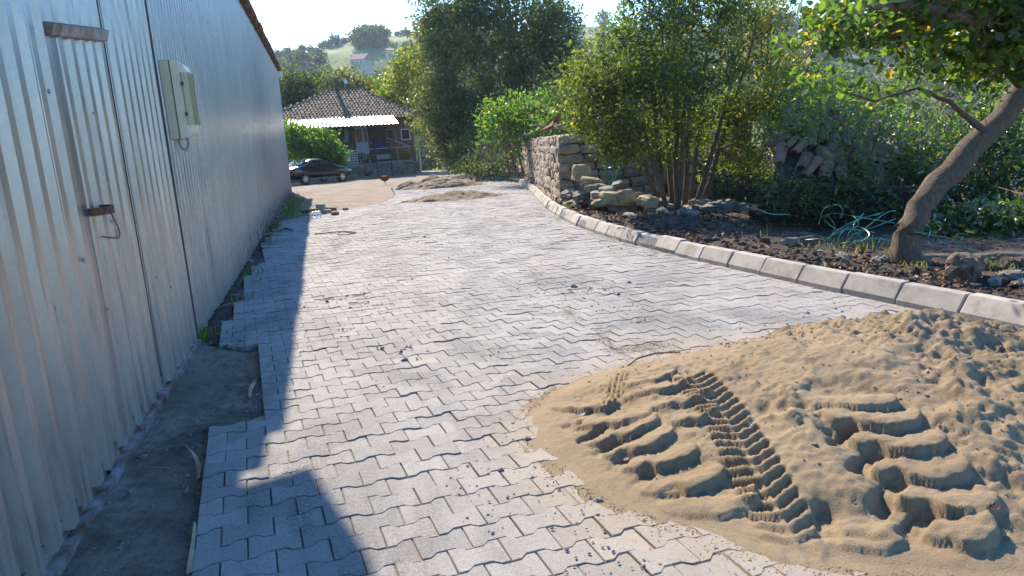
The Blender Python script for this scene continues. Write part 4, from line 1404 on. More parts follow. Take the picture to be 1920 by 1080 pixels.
def grow(name, label, cat, base, stems, blobs, leaf, size, shape=0, up=0.5, group=None, bark=None, twig=None, twigs=0.25, twig_r=0.006, clump=0.22, hollow=0.3, droop=0.0, tone_pow=1.0, bare=None, gap=-0.16):
    """stems: lists of (point, radius); blobs: (centre, radii, clusters, leaves per cluster)"""
    base = np.array(base, float)
    root = thing(name, label, cat, base, group=group)
    bark = bark or bark_mat; twig = twig or twig_mat
    nodes = []
    for n_, st in enumerate(stems):
        m = MB()
        pts = [np.array(q[0], float) for q in st]; rad = [q[1] for q in st]
        # refine with a little wander
        P2, R2 = [pts[0]], [rad[0]]
        for a, b_, ra, rb in zip(pts[:-1], pts[1:], rad[:-1], rad[1:]):
            steps = (0.34, 0.67, 1.0) if ra < .15 or ra > .28 or np.linalg.norm(b_ - a) > 2 else (.14, .28, .42, .57, .71, .86, 1.0)
            for f_ in steps:
                w = rng.normal(0, 0.18 * min(ra, .06) + 0.004, 3) * (1 if len(steps) == 3 else .12) if f_ < 1 else 0
                P2.append(a + (b_ - a) * f_ + w); R2.append((ra + (rb - ra) * f_) )
        m.tube(P2, R2, (22 if rad[0] > .15 else 10) if rad[0] > 0.06 else 6)
        if rad[0] > .15:                                     # ridged bark and knots
            VV = np.array(m.v); ctr = np.repeat(np.array(P2), 22, 0); dv = VV - ctr
            an_ = np.tile(np.arange(22), len(P2)); row = np.repeat(np.arange(len(P2)), 22)
            kf = 1 + .16 * vnoise(an_ / 22.0 * 6, row * .16, 131) + .07 * vnoise(an_ * .5, row * .3, 133) + .03 * np.cos(an_ * 2 * math.pi / 22 * 7 + row * .25)
            m.v = [tuple(q) for q in ctr + dv * kf[:, None]]
        m.build('trunk' if n_ == 0 or len(stems) > 4 and cat == 'bush' else 'limb', bark, root, smooth=True)
        nodes += P2[len(P2) // 3:]
    nodes = np.array(nodes) if nodes else np.array([base])
    allP = []; toneo = []; tw = MB()
    for (c_, r3, ncl, per) in blobs:
        cl = in_ball(ncl, c_, r3, hollow)
        # uneven outline and gaps: some clusters stand out, whole pockets stay empty
        out_ = rng.random(ncl) < 0.16
        cl[out_] = np.array(c_) + (cl[out_] - np.array(c_)) * rng.uniform(1.05, 1.4, (int(out_.sum()), 1))
        fr = max(r3) * 0.42
        hole = vnoise(cl[:, 0] / fr + cl[:, 1] * 0.7 / fr, cl[:, 2] / fr + 11.3, 5) + 0.5 * vnoise(cl[:, 1] / fr, cl[:, 0] / fr + cl[:, 2] / fr, 6)
        cl = cl[hole > gap]
        ncl = len(cl)
        for q in cl:
            if rng.random() < twigs:
                k = np.argmin(((nodes - q) ** 2).sum(1) + rng.random(len(nodes)) * 0.3)
                a = nodes[k]; ln_ = np.linalg.norm(q - a)
                mid_ = (a + q) / 2 + rng.normal(0, 0.10 * ln_ + 0.01, 3)
                r0 = twig_r * (0.7 + 0.35 * ln_)
                tw.tube([a, mid_, q], [r0, r0 * 0.7, r0 * 0.35], 3, cap=False)
        P = cl[:, None, :] + rng.normal(0, clump, (ncl, per, 3)) * np.array([1, 1, 0.8])
        allP.append(P.reshape(-1, 3))
        # whole clusters lean to a lighter or darker tone
        toneo.append(np.repeat(rng.normal(0, 0.16, ncl), per))
    if bare:
        for (c_, r3, n_) in bare:                            # leafless twigs
            for q in in_ball(n_, c_, r3, 0.1):
                d_ = rng.normal(0, 1, 3); d_[2] += 0.4; d_ /= np.linalg.norm(d_)
                l_ = rng.uniform(0.25, 0.9)
                q2 = q + d_ * l_
                tw.tube([q, (q + q2) / 2 + rng.normal(0, .06, 3), q2], [twig_r, twig_r * .7, twig_r * .3], 3, cap=False)
    if tw.v:
        tag(tw.build('twigs', twig, root), kind='stuff')
    P = np.concatenate(allP)
    V, Fq, tone = leaves(P, size, 0.35, up, shape, droop)
    to = np.concatenate(toneo)
    if len(tone) > len(to): to = np.concatenate([to, to])
    tag(mesh_obj('crown', V, Fq, LM[leaf], root, tones=np.clip(tone ** tone_pow * 0.80 + 0.07 + to, 0, 0.985)), kind='stuff')
    return root


# leaning oak on the bank at the right
tr = [at(1690, 545, 5.92), at(1694, 495, 5.92), at(1704, 430, 5.92), at(1738, 372, 5.95), at(1800, 302, 6.0), at(1852, 246, 6.0), at(1925, 165, 6.0), at(2040, 60, 5.9), at(2110, -60, 5.8)]
R_ = [0.23, 0.155, 0.125, 0.120, 0.130, 0.120, 0.120, 0.105, 0.085]
oak_stems = [list(zip(tr, R_)),
             [(at(1925, 165, 6.0), .07), (at(1850, 95, 5.8), .05), (at(1760, 70, 5.6), .04), (at(1640, 70, 5.3), .028), (at(1560, 95, 5.1), .015)],
             [(at(2040, 60, 5.9), .09), (at(1960, -20, 5.2), .06), (at(1840, 40, 4.9), .045), (at(1700, 10, 4.7), .03), (at(1580, 20, 4.6), .015)],
             [(at(1850, 250, 6.0), .04), (at(1780, 190, 5.9), .022), (at(1720, 165, 5.8), .014), (at(1640, 190, 5.6), .012), (at(1580, 170, 5.5), .008)],
             [(at(2110, -60, 5.8), .09), (at(1980, -140, 5.0), .06), (at(1800, -120, 4.8), .03)]]
ob = []
for (px, py, Y, rx, rz, n, per) in ((1850, 40, 5.2, .42, .32, 85, 16), (1900, 100, 5.4, .3, .25, 50, 15), (1740, 20, 5.1, .42, .26, 55, 15), (1640, 30, 5.0, .35, .2, 30, 14), (1560, 60, 4.9, .28, .18, 18, 12), (1780, 110, 5.4, .36, .16, 26, 12),
                                     (1870, 130, 5.6, .3, .2, 28, 13), (1690, 90, 5.3, .3, .14, 16, 11), (1560, 150, 5.4, .22, .13, 9, 9), (1640, 160, 5.5, .2, .1, 7, 8), (1920, -30, 5.0, .6, .4, 80, 15), (1760, -70, 4.9, .6, .3, 60, 15), (1900, 190, 6.4, .25, .2, 12, 10), (1540, 20, 4.7, .2, .15, 8, 10)):
    ob.append((at(px, py, Y), (rx, .5, rz), int(n * 1.25), per))
grow('oak_tree', 'oak tree with thick leaning brown trunk rising from the bank at the right', 'tree', tr[0], oak_stems, ob, 'oak', 0.075, 2, 0.35, twigs=0.5, twig_r=0.005, clump=0.09, hollow=0.0)

# many-stemmed evergreen bush over the kerb
bs = on_ground(1270, 398, 0.25)
stems = []
for (bx_, tx, ty, dY) in ((1250, 1215, 120, 0), (1262, 1240, 40, .2), (1272, 1262, -40, -.2), (1283, 1300, 20, .1), (1292, 1330, 60, .3), (1300, 1380, 120, 0), (1240, 1170, 180, .2), (1256, 1205, 235, -.3), (1310, 1420, 40, .3), (1270, 1290, 120, -.6)):
    Y = 12.2 + dY
    b_ = at(bx_, 392, Y); b_[2] = bank_z(b_[0], b_[1]) - 0.05
    t_ = at(tx, ty, Y + rng.uniform(-.6, .6)); m_ = at((bx_ * .45 + tx * .55), 392 * .5 + ty * .5, Y)
    stems.append([(b_, .055), (m_, .042), (t_, .014)])
bl = []
for (px, py, Y, rx, ry, rz, n, per) in ((1150, 130, 11.9, .75, .9, .6, 130, 28), (1230, 60, 12.0, .9, 1.0, .7, 190, 28), (1330, 40, 12.3, .9, 1.0, .7, 170, 28), (1400, 110, 12.6, .6, .9, .6, 80, 28), (1230, 170, 11.8, .9, 1.0, .6, 240, 28),
                                         (1340, 170, 12.0, .9, 1.0, .6, 240, 28), (1430, 220, 12.4, .7, .9, .6, 180, 28), (1140, 215, 11.7, .6, .8, .45, 130, 28), (1240, 260, 12.0, .7, .8, .4, 170, 24), (1350, 280, 12.6, .8, .7, .45, 170, 24),
                                         (1165, 275, 11.5, .35, .5, .28, 60, 22), (1100, 160, 11.6, .4, .6, .4, 80, 22), (1250, -50, 12.3, 1.0, 1.0, .5, 160, 24), (1440, 320, 12.8, .6, .6, .4, 90, 22), (1090, 235, 11.3, .3, .4, .2, 26, 20)):
    bl.append((at(px, py, Y), (rx, ry, rz), int(n * 1.4), per))
grow('evergreen_bush', 'tall dark evergreen bush with many thin bare stems behind the kerb', 'bush', bs, stems, bl, 'privet', 0.062, 1, 0.4, gap=-0.10, twigs=0.35, twig_r=0.007, clump=0.115, hollow=0.2, twig=twig_mat)

# loose yellow-green small tree at the far end of the stone hut
b_ = on_ground(985, 338, 0.1) ; Yh = 27.0
st = [[(at(955 + 14 * k, 330, Yh), .05), (at(955 + 10 * k + rng.uniform(-15, 15), 260, Yh), .035), (at(930 + 22 * k, 190, Yh + rng.uniform(-.8, .8)), .012)] for k in range(6)]
bl = [(at(px, py, Y), r3, n, per) for (px, py, Y, r3, n, per) in (
    (960, 205, 26.5, (1.0, 1.0, .55), 110, 14), (1020, 205, 25.5, (.9, 1.0, .5), 100, 14), (925, 225, 27, (.6, .8, .5), 50, 12), (985, 240, 26.5, (.9, .8, .4), 60, 12), (1040, 230, 23, (.6, .6, .35), 50, 12), (940, 265, 27, (.7, .8, .5), 35, 9)  )]
grow('small_tree', 'loose yellow-green small tree with grey twigs at the far end of the stone hut', 'tree', at(975, 333, Yh), st, bl, 'bright', 0.13, 1, 0.3, twigs=0.35, twig_r=0.007, clump=0.24, hollow=0.1,
     bare=[(at(965, 285, 26.5), (1.5, 1.0, 1.0), 330), (at(930, 270, 27), (.8, .8, .7), 120)])

# bushes closing the right background
def bush_at(name, label, specs, leaf, size, shape, base_px, clump, twigs=.25, **kw):
    b_ = at(*base_px)
    b_[2] = max(b_[2], gz(0, b_[1]))
    st = []
    for (px, py, Y, r3, n, per) in specs[:6]:
        c_ = at(px, py, Y)
        st.append([(b_ + rng.normal(0, .15, 3) * np.array([1, 1, 0.1]), .04), ((b_ + c_) / 2 + rng.normal(0, .1, 3), .028), (c_, .010)])
    grow(name, label, kw.pop('cat', 'bush'), b_, st, [(at(px, py, Y), r3, n, per) for (px, py, Y, r3, n, per) in specs], leaf, size, shape, clump=clump, twigs=twigs, **kw)


bush_at('laurel_bush', 'glossy dark-leaved bush behind the leaning trunk at the right edge', [
    (1800, 400, 8.2, (.7, .5, .45), 130, 22), (1880, 330, 8.3, (.6, .5, .5), 130, 22), (1900, 430, 8.0, (.5, .5, .45), 110, 22), (1740, 330, 8.5, (.5, .5, .4), 80, 20), (1850, 240, 8.8, (.6, .5, .4), 80, 20), (1720, 420, 8.4, (.4, .4, .3), 60, 20), (1960, 380, 8.0, (.5, .5, .6), 70, 20), (1920, 250, 8.8, (.5, .5, .4), 60, 20), (1800, 462, 7.0, (.6, .5, .22), 110, 20), (1900, 465, 6.8, (.6, .5, .25), 120, 20), (1840, 430, 6.9, (.6, .4, .25), 90, 20), (1930, 420, 6.9, (.5, .4, .3), 80, 20), (1760, 440, 7.2, (.4, .4, .25), 60, 20), (1700, 455, 8.2, (.6, .5, .2), 70, 20), (1960, 450, 7.4, (.5, .5, .3), 60, 20), (1600, 425, 9.0, (.7, .5, .2), 70, 20), (1500, 405, 10.2, (.8, .5, .2), 70, 20)],
    'laurel', 0.075, 1, (1840, 470, 8.2), 0.11, hollow=0.1)
bush_at('bramble_thicket', 'thin twiggy thicket with scattered yellow-green leaves over the fallen tiles', [
    (1560, 210, 9.0, (.7, .5, .45), 110, 16), (1650, 240, 8.6, (.6, .5, .4), 100, 16), (1470, 260, 10.0, (.6, .5, .4), 80, 16), (1620, 310, 9.0, (.6, .4, .3), 40, 14), (1680, 180, 9.6, (.6, .5, .4), 70, 14), (1530, 160, 10.5, (.7, .5, .4), 90, 16), (1760, 260, 8.6, (.5, .5, .4), 70, 14)],
    'bright', 0.052, 1, (1600, 420, 9.4), 0.13, twigs=0.9, twig_r=0.005, hollow=0.0, bare=[(at(1600, 270, 9.6), (1.1, .6, .8), 170)])
bush_at('shade_bush', 'dense dark bush in deep shade between the evergreen bush and the fallen tiles', [
    (1480, 330, 12.6, (.9, .8, .7), 200, 22), (1560, 380, 11.8, (.8, .6, .5), 130, 20), (1430, 380, 13.0, (.8, .7, .5), 120, 20), (1500, 250, 13.4, (.8, .8, .6), 150, 20), (1640, 400, 11.2, (.8, .6, .4), 90, 20), (1380, 340, 13.6, (.8, .8, .8), 140, 20), (1470, 365, 8.9, (.5, .3, .2), 45, 16), (1560, 375, 8.6, (.5, .3, .18), 45, 16), (1650, 390, 8.2, (.5, .3, .16), 45, 16), (1600, 345, 8.6, (.5, .3, .15), 25, 14)],
    'walnut', 0.065, 1, (1500, 420, 12.4), 0.15, hollow=0.1)
bush_at('yellow_bush', 'bush with small bright yellow leaves behind the evergreen bush', [
    (1440, 60, 12.6, (.5, .5, .6), 130, 20), (1480, 130, 12.2, (.45, .5, .5), 120, 20), (1420, 0, 13.0, (.7, .6, .5), 110, 20), (1500, 190, 11.6, (.3, .4, .4), 70, 18), (1530, 60, 12.8, (.35, .4, .4), 30, 16)],
    'yellow', 0.062, 0, (1460, 380, 12.6), 0.13, twigs=.5, hollow=0.1, cat='tree')
bush_at('grey_thicket', 'hazy grey leafless thicket behind the oak branches at the upper right', [
    (1700, 150, 15.0, (1.3, .9, .8), 60, 10), (1800, 180, 15.0, (1.2, .9, .7), 50, 10), (1620, 180, 15.5, (1.0, .9, .6), 50, 10)],
    'olive', 0.06, 0, (1720, 300, 15.0), 0.2, twigs=.9, twig_r=.006, hollow=0.0, bare=[(at(1710, 160, 15), (1.9, .9, 1.1), 700), (at(1830, 190, 15), (1.2, .9, .9), 300)])
bush_at('olive_bush', 'broad dull green bush far behind the fallen tiles', [
    (1560, 200, 19.0, (1.6, 1.0, .9), 200, 20), (1680, 220, 18.0, (1.8, 1.0, .9), 200, 20), (1820, 260, 17.0, (1.8, 1.0, 1.1), 220, 20), (1920, 220, 17.0, (1.5, 1.0, 1.2), 160, 20), (1480, 180, 20, (1.4, 1.0, 1.0), 160, 20), (1380, 250, 18, (1.6, 1, 1.4), 220, 20), (1250, 270, 18.5, (1.5, 1, 1.3), 200, 20)],
    'olive', 0.10, 0, (1650, 330, 18.5), 0.26, hollow=0.1)

# fallen tile roof under the bramble
plank_mat = simple('blackened_plank', (0.018, 0.014, 0.011), (0.06, 0.045, 0.035), 9, .95, bump=.6, dist=.02, world=True)
ruin = thing('fallen_roof', 'slumped roof of old clay tiles showing through the brambles', 'roof', at(1600, 380, 9.8))
o1, o2, o3 = at(1495, 185, 10.9), at(1745, 295, 9.4), at(1450, 318, 9.3)
m = MB()
o4 = o2 + (o3 - o1)
dn = np.array([0, 0, -0.1])
m.add([o1 + dn, o2 + dn, o4 + dn, o3 + dn, o1 + dn * 1.6, o2 + dn * 1.6, o4 + dn * 1.6, o3 + dn * 1.6], [(0, 1, 2, 3), (4, 7, 6, 5), (0, 4, 5, 1), (1, 5, 6, 2), (2, 6, 7, 3), (3, 7, 4, 0)])
m.build('rotten_boards', plank_mat, ruin)
for a in range(13):
    for b2 in range(6):
        if rng.random() < 0.22: continue
        f_, g_ = a / 12.0, b2 / 7.5
        P_ = o1 + (o2 - o1) * f_ + (o3 - o1) * g_ + rng.normal(0, .03, 3)
        dv = (o3 - o1); yaw = math.atan2(dv[1], dv[0]); pit = math.atan2(-dv[2], math.hypot(dv[0], dv[1]))
        put(tile_me, 'roof_tile', P_, (1.0, 1.15, 1.1), (rng.normal(0, .2), pit + rng.normal(0, .12), yaw + rng.normal(0, .25)), ruin)

# old planks stacked under the fallen eave
for k in range(7):
    z0 = bank_z(float(o3[0]), float(o3[1])) + 0.05 + 0.105 * k
    q0 = o3 + (o4 - o3) * (-0.12) ; q1 = o3 + (o4 - o3) * (1.05)
    m = MB()
    mid_ = (q0 + q1) / 2; ln_ = float(np.linalg.norm((q1 - q0)[:2])) * rng.uniform(.9, 1.05)
    m.cbox((mid_[0] + rng.normal(0, .2), mid_[1] + .22 + rng.normal(0, .05), z0 - .1), (ln_, .16, rng.uniform(.06, .1)), .012, math.atan2(q1[1] - q0[1], q1[0] - q0[0]) + rng.normal(0, .03))
    m.build('plank', plank_mat, ruin)

# ---- trees around and behind the house
def tree_at(name, label, base, specs, leaf, size, clump, trunk_r=.2, group=None, shape=0, **kw):
    base = np.array(base, float)
    st = []
    cs = [at(px, py, Y) for (px, py, Y, r3, n, per) in specs]
    top = cs[0]
    st.append([(base, trunk_r), (base + (top - base) * .5 + rng.normal(0, .15, 3), trunk_r * .7), (top, trunk_r * .25)])
    for c_ in cs[1:6]:
        j = base + (top - base) * rng.uniform(.25, .6)
        st.append([(j, trunk_r * .45), ((j + c_) / 2 + rng.normal(0, .2, 3), trunk_r * .3), (c_, trunk_r * .1)])
    grow(name, label, 'tree', base, st, [(at(px, py, Y), r3, n, per) for (px, py, Y, r3, n, per) in specs], leaf, size, shape, clump=clump, group=group, **kw)


gb = lambda x_, y_: (x_, y_, float(terrain(x_, y_)))
tree_at('walnut_tree', 'huge dark green tree towering right of the house', gb(12.6, 46.0), [
    (960, 60, 44, (3.0, 2.6, 2.2), 420, 26), (900, 150, 43, (2.6, 2.2, 2.0), 380, 26), (1010, 160, 43, (2.4, 2.2, 2.0), 300, 26), (860, 60, 44, (2.2, 2.2, 2.0), 260, 26), (1030, 60, 44, (1.7, 2.0, 2.0), 180, 26), (880, 230, 42, (2.2, 1.8, 1.6), 240, 26), (970, 240, 41, (2.2, 1.8, 1.6), 220, 26), (940, -20, 45, (3.0, 2.4, 1.5), 200, 24), (850, 0, 45, (1.8, 1.8, 1.4), 140, 24), (1050, 20, 45, (1.0, 1.0, 1.0), 60, 24), (1070, 110, 43, (.9, 1.2, .9), 60, 24)],
    'walnut', 0.20, 0.36, .32, twigs=.12, twig_r=.02, hollow=0.25)
tree_at('grey_green_tree', 'rounded grey-green tree with a few orange leaves beside the house gable', gb(9.0, 47.0), [
    (830, 110, 43, (1.6, 1.8, 1.8), 220, 26), (820, 190, 42.5, (1.5, 1.6, 1.5), 200, 26), (850, 250, 42, (1.6, 1.4, 1.2), 170, 26), (800, 60, 44, (1.0, 1.2, 1.2), 80, 24), (870, 290, 41.5, (1.5, 1.2, .9), 110, 24), (810, 20, 44, (.9, 1, 1), 60, 24)],
    'olive', 0.17, 0.32, .2, twigs=.15, twig_r=.02, hollow=0.15)
tree_at('autumn_tree', 'tree with bright yellow and green autumn leaves behind the house roof', gb(6.2, 60.0), [
    (765, 130, 57, (1.3, 1.5, 1.7), 150, 22), (740, 175, 57, (1.6, 1.5, 1.2), 150, 22), (790, 180, 56, (1.2, 1.4, 1.4), 130, 22), (715, 190, 58, (1.1, 1.2, .8), 80, 22), (775, 215, 54, (.9, 1.0, .8), 80, 20), (790, 235, 49, (.6, .6, .5), 40, 18)],
    'autumn', 0.20, 0.30, .18, twigs=.2, twig_r=.02, hollow=0.1)
tree_at('valley_tree', 'round dull green tree behind the house ridge', gb(5.0, 84.0), [
    (640, 158, 80, (2.4, 2.2, 1.7), 130, 22), (612, 172, 80, (1.9, 2, 1.3), 80, 22), (665, 172, 80, (1.9, 2, 1.3), 90, 22)], 'olive', 0.34, 0.5, .2, hollow=.1)
tree_at('valley_tree', 'yellowing round tree behind the right end of the house ridge', gb(9.5, 84.0), [
    (705, 168, 80, (2.2, 2.2, 1.4), 120, 22), (680, 175, 80, (1.8, 2, 1.2), 70, 22), (735, 165, 82, (2, 2, 1.5), 80, 22)], 'autumn', 0.32, 0.5, .2, hollow=.1, tone_pow=1.3)
tree_at('shed_end_tree', 'dark half-bare tree rising beyond the far end of the metal shed', gb(-1.5, 66.0), [
    (552, 168, 62, (1.4, 1.6, 1.2), 110, 18), (538, 145, 62, (1.0, 1.4, 1.1), 40, 16), (580, 160, 62, (1.0, 1.2, .9), 40, 14), (575, 190, 61, (1.4, 1.2, .9), 80, 18), (540, 195, 61, (1.2, 1.2, .9), 70, 18), (600, 140, 62, (.8, .8, .8), 8, 10)],
    'walnut', 0.24, 0.36, .16, twigs=.7, twig_r=.022, hollow=0.0, bare=[(at(575, 130, 62), (1.8, 1.2, 1.5), 90)], twig=dark_twig)
bush_at('lime_bush', 'bright green broad-leaved bush beside the parked car', [
    (560, 262, 46.5, (1.1, .9, .75), 130, 20), (600, 265, 46, (1.1, .9, .75), 140, 20), (620, 285, 45.5, (.8, .7, .6), 80, 20), (545, 240, 47, (.7, .7, .5), 60, 20), (580, 290, 46, (1.0, .8, .6), 90, 20), (628, 300, 45.6, (.5, .5, .4), 40, 18)],
    'bright', 0.17, 1, (590, 325, 46.5), 0.22, hollow=.15, twigs=.2, twig_r=.012)
bush_at('hedge_bush', 'low dark bush behind the rubbish left of the stone hut', [
    (920, 300, 33, (1.2, 1.0, .8), 110, 20), (890, 320, 34, (1.0, .8, .5), 70, 18), (950, 310, 31, (.9, .8, .7), 80, 18), (900, 270, 36, (1.2, 1, .8), 90, 18)], 'walnut', 0.13, 1, (925, 330, 33), 0.24, hollow=.1)
# dense growth behind the stone hut and bush so no daylight shows below the crowns
bush_at('back_hedge', 'dark green hedge seen above and behind the stone hut roof', [
    (1060, 240, 24, (1.4, 1, 1.0), 130, 20), (1120, 220, 24, (1.6, 1, 1.2), 160, 20), (1180, 230, 23, (1.5, 1, 1.3), 160, 20), (1020, 260, 32, (1.5, 1, 1.0), 110, 20), (1100, 160, 26, (1.5, 1, 1.2), 140, 20), (1160, 130, 26, (1.4, 1, 1.2), 120, 20)],
    'walnut', 0.12, 1, (1120, 320, 24), 0.28, hollow=.1)

# ------------------------------------------------------------------ village house at the end of the road
HY = 51.0
house = thing('village_house', 'single-storey brick village house with hipped clay-tile roof and bright metal porch roof', 'house', (2.5, HY, gz(0, HY)))
t = NT('red_brick_wall')
p = t.pos()
v = t.node('ShaderNodeVectorMath', {0: p, 1: (1.0, 1.0, 1.0)}, operation='MULTIPLY').outputs[0]
x_, y_, z_ = t.xyz(v)
uv = t.node('ShaderNodeCombineXYZ', {0: t.math('ADD', x_, y_), 1: z_, 2: 0.0}).outputs[0]
br_ = t.node('ShaderNodeTexBrick', {'Vector': uv, 'Scale': 1.0, 'Color1': (0.23, 0.09, 0.06), 'Color2': (0.32, 0.14, 0.095), 'Mortar': (0.24, 0.19, 0.16), 'Mortar Size': 0.012, 'Brick Width': 0.24, 'Row Height': 0.075})
c = t.mix(0.35, br_.outputs['Color'], t.ramp(t.noise(p, 1.5, 5, .7), [(.3, (0.14, 0.075, 0.055)), (.7, (0.30, 0.18, 0.14))]))
brick_mat = t.out(t.principled(c, .93, 0, t.bump(br_.outputs['Fac'], -.4, .01)))
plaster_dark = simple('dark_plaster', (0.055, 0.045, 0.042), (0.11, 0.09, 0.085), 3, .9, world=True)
wood_light = simple('pale_timber', (0.28, 0.24, 0.19), (0.45, 0.40, 0.33), 9, .85, bump=.2, world=True)
white_paint = simple('white_paint', (0.62, 0.62, 0.60), (0.78, 0.78, 0.76), 6, .55, bump=0)
pale_blue = simple('grey_blue_paint', (0.34, 0.38, 0.44), (0.46, 0.50, 0.56), 5, .6, bump=0)
pane_mat = NT('window_pane'); pane_mat = pane_mat.out(pane_mat.principled((0.05, 0.06, 0.07), .06, 0, None, **{'Specular IOR Level': .6}))
blue_iron = simple('blue_painted_iron', (0.02, 0.035, 0.075), (0.04, 0.06, 0.12), 8, .5, bump=0)
rail_mat = simple('pale_rail', (0.40, 0.36, 0.32), (0.55, 0.50, 0.46), 8, .6, bump=0)

HX0, HX1, HZ0, HZ1 = -3.2, 6.95, -1.95, 2.0
m = MB(); m.box(((HX0 + HX1) / 2, HY + 3.6, (HZ0 + HZ1) / 2), (HX1 - HX0, 7.2, HZ1 - HZ0)); wall = m.build('wall', brick_mat, house)
m = MB(); m.box((6.78, HY - 0.13, -1.15), (0.42, 0.26, 1.75)); m.build('corner_pier', brick_mat, house)
m = MB(); m.box((1.2, HY - 0.02, 0.2), (8.0, 0.06, 2.6)); m.build('porch_back', plaster_dark, house)
# window right of the porch
wn1 = MB(); wn1.box((6.385, HY - 0.012, 0.91), (0.46, 0.02, 0.64)); win = wn1.build('window', pane_mat, house)
m = MB()
for (cx_, cz_, w_, h_) in ((6.385, 1.26, .66, .07), (6.385, .56, .66, .07), (6.09, .91, .07, .64), (6.68, .91, .07, .64)):
    m.box((cx_, HY - 0.03, cz_), (w_, 0.06, h_))
m.build('frame', white_paint, win)
# glazed door and window inside the porch
m = MB(); m.box((3.35, HY - .08, .45), (.86, .06, 2.2)); door = m.build('door', pale_blue, house)
for (cx_, w_, h_, cz_) in ((3.2, .38, .9, .98), (3.62, .22, .9, .98)):
    m = MB(); m.box((cx_, HY - .115, cz_), (w_, .012, h_)); m.build('pane', pane_mat, door)
m = MB(); m.lathe([(.03, 0), (.03, .04), (.015, .05)], 8, Matrix.Translation((2.98, HY - .11, .35)) @ Matrix.Rotation(math.pi / 2, 4, 'X')); m.build('handle', steel_grey, door)
m = MB(); m.box((5.35, HY - .055, .85), (.52, .05, .85)); w2 = m.build('window', pane_mat, house)
m = MB()
for (cx_, cz_, w_, h_) in ((5.35, 1.29, .62, .05), (5.35, .41, .62, .05), (5.07, .85, .05, .85), (5.63, .85, .05, .85)):
    m.box((cx_, HY - .075, cz_), (w_, .05, h_))
m.build('frame', wood_light, w2)
# hanging cloths and clutter in the porch
for (cx_, cz_, w_, h_, col) in ((2.35, 1.05, .3, .9, (0.16, 0.30, 0.27)), (2.75, .95, .26, .7, (0.28, 0.06, 0.05)), (4.35, .3, .5, .6, (0.02, 0.04, 0.22)), (1.9, .8, .35, .8, (0.10, 0.07, 0.07))):
    m = MB(); m.cbox((cx_, HY - .35, cz_), (w_, .06, h_), .02)
    o = m.build('hung_cloth', simple('cloth', tuple(.7 * c for c in col), col, 6, .9, bump=.3), None)
    lbl = {2.35: 'pale green cloth hanging in the porch left of the door', 2.75: 'red cloth hanging in the porch beside the pale green one', 4.35: 'blue cloth draped in the porch right of the door', 1.9: 'dark cloth hanging at the left of the porch'}[cx_]
    tag(o, lbl, 'cloth')
# porch floor, stone parapet, steps gap with railing
m = MB(); m.box((2.6, HY - 1.05, -1.42), (7.9, 1.9, 1.06)); m.build('porch_floor', simple('porch_concrete', (0.2, 0.18, 0.16), (0.33, 0.3, 0.27), 5, .9, world=True), house)
par = MB(); par.box((4.0, HY - 2.1, -1.42), (4.85, .22, 1.18)); parapet = par.build('parapet', simple('parapet_mortar', (0.12, 0.10, 0.085), (0.22, 0.19, 0.16), 6, .95, world=True), house)
for r in range(6):
    sx_ = 1.58
    while sx_ < 6.4:
        w_ = rng.uniform(.28, .55)
        if not (4.05 < sx_ + w_ / 2 < 4.95 and r > 3):
            put(gm_meshes[rng.integers(8)], 'stone', (sx_ + w_ / 2, HY - 2.2, -1.9 + .19 * r), (w_ * 1.05, .2, .30), (rng.normal(0, .04), rng.normal(0, .04), rng.normal(0, .04)), parapet)
        sx_ += w_
m = MB(); m.box((5.75, HY - 2.1, -.80), (1.4, .32, .07)); m.build('parapet_cap', wood_light, house)
# railing and posts
m = MB(); m.tube([(1.75, HY - 2.1, .07), (6.35, HY - 2.1, .12)], .028, 6); rail = m.build('railing', rail_mat, house)
for px_ in (1.78, 2.4, 3.0, 3.6, 5.5, 6.3):
    m = MB(); m.tube([(px_, HY - 2.1, -.83), (px_, HY - 2.1, .09)], .022, 5); m.build('baluster', rail_mat, rail)
m = MB(); m.tube([(1.75, HY - 2.1, -.35), (4.0, HY - 2.1, -.33)], .018, 5); m.build('middle_bar', rail_mat, rail)
for px_ in (4.03, 5.02):
    m = MB(); m.tube([(px_, HY - 2.24, -1.9), (px_ - .02, HY - 2.24, .16)], .055, 6); m.build('gate_post', blue_iron, house)
m = MB(); m.box((4.52, HY - 2.26, -.82), (.95, .06, .08)); m.build('step_board', wood_light, house)
m = MB(); m.box((4.52, HY - 2.15, -.45), (.9, .05, .3)); m.build('gate_board', wood_light, house)
m = MB(); m.tube([(4.9, HY - 2.0, .75), (6.4, HY - 2.05, .12)], .025, 5); m.build('leaning_pole', rail_mat, house)
for px_ in (-1.0, 1.6, 5.3):
    m = MB(); m.tube([(px_, HY - 2.05, -1.0), (px_, HY - 2.05, 1.66)], .045, 6); m.build('porch_post', wood_dark, house)
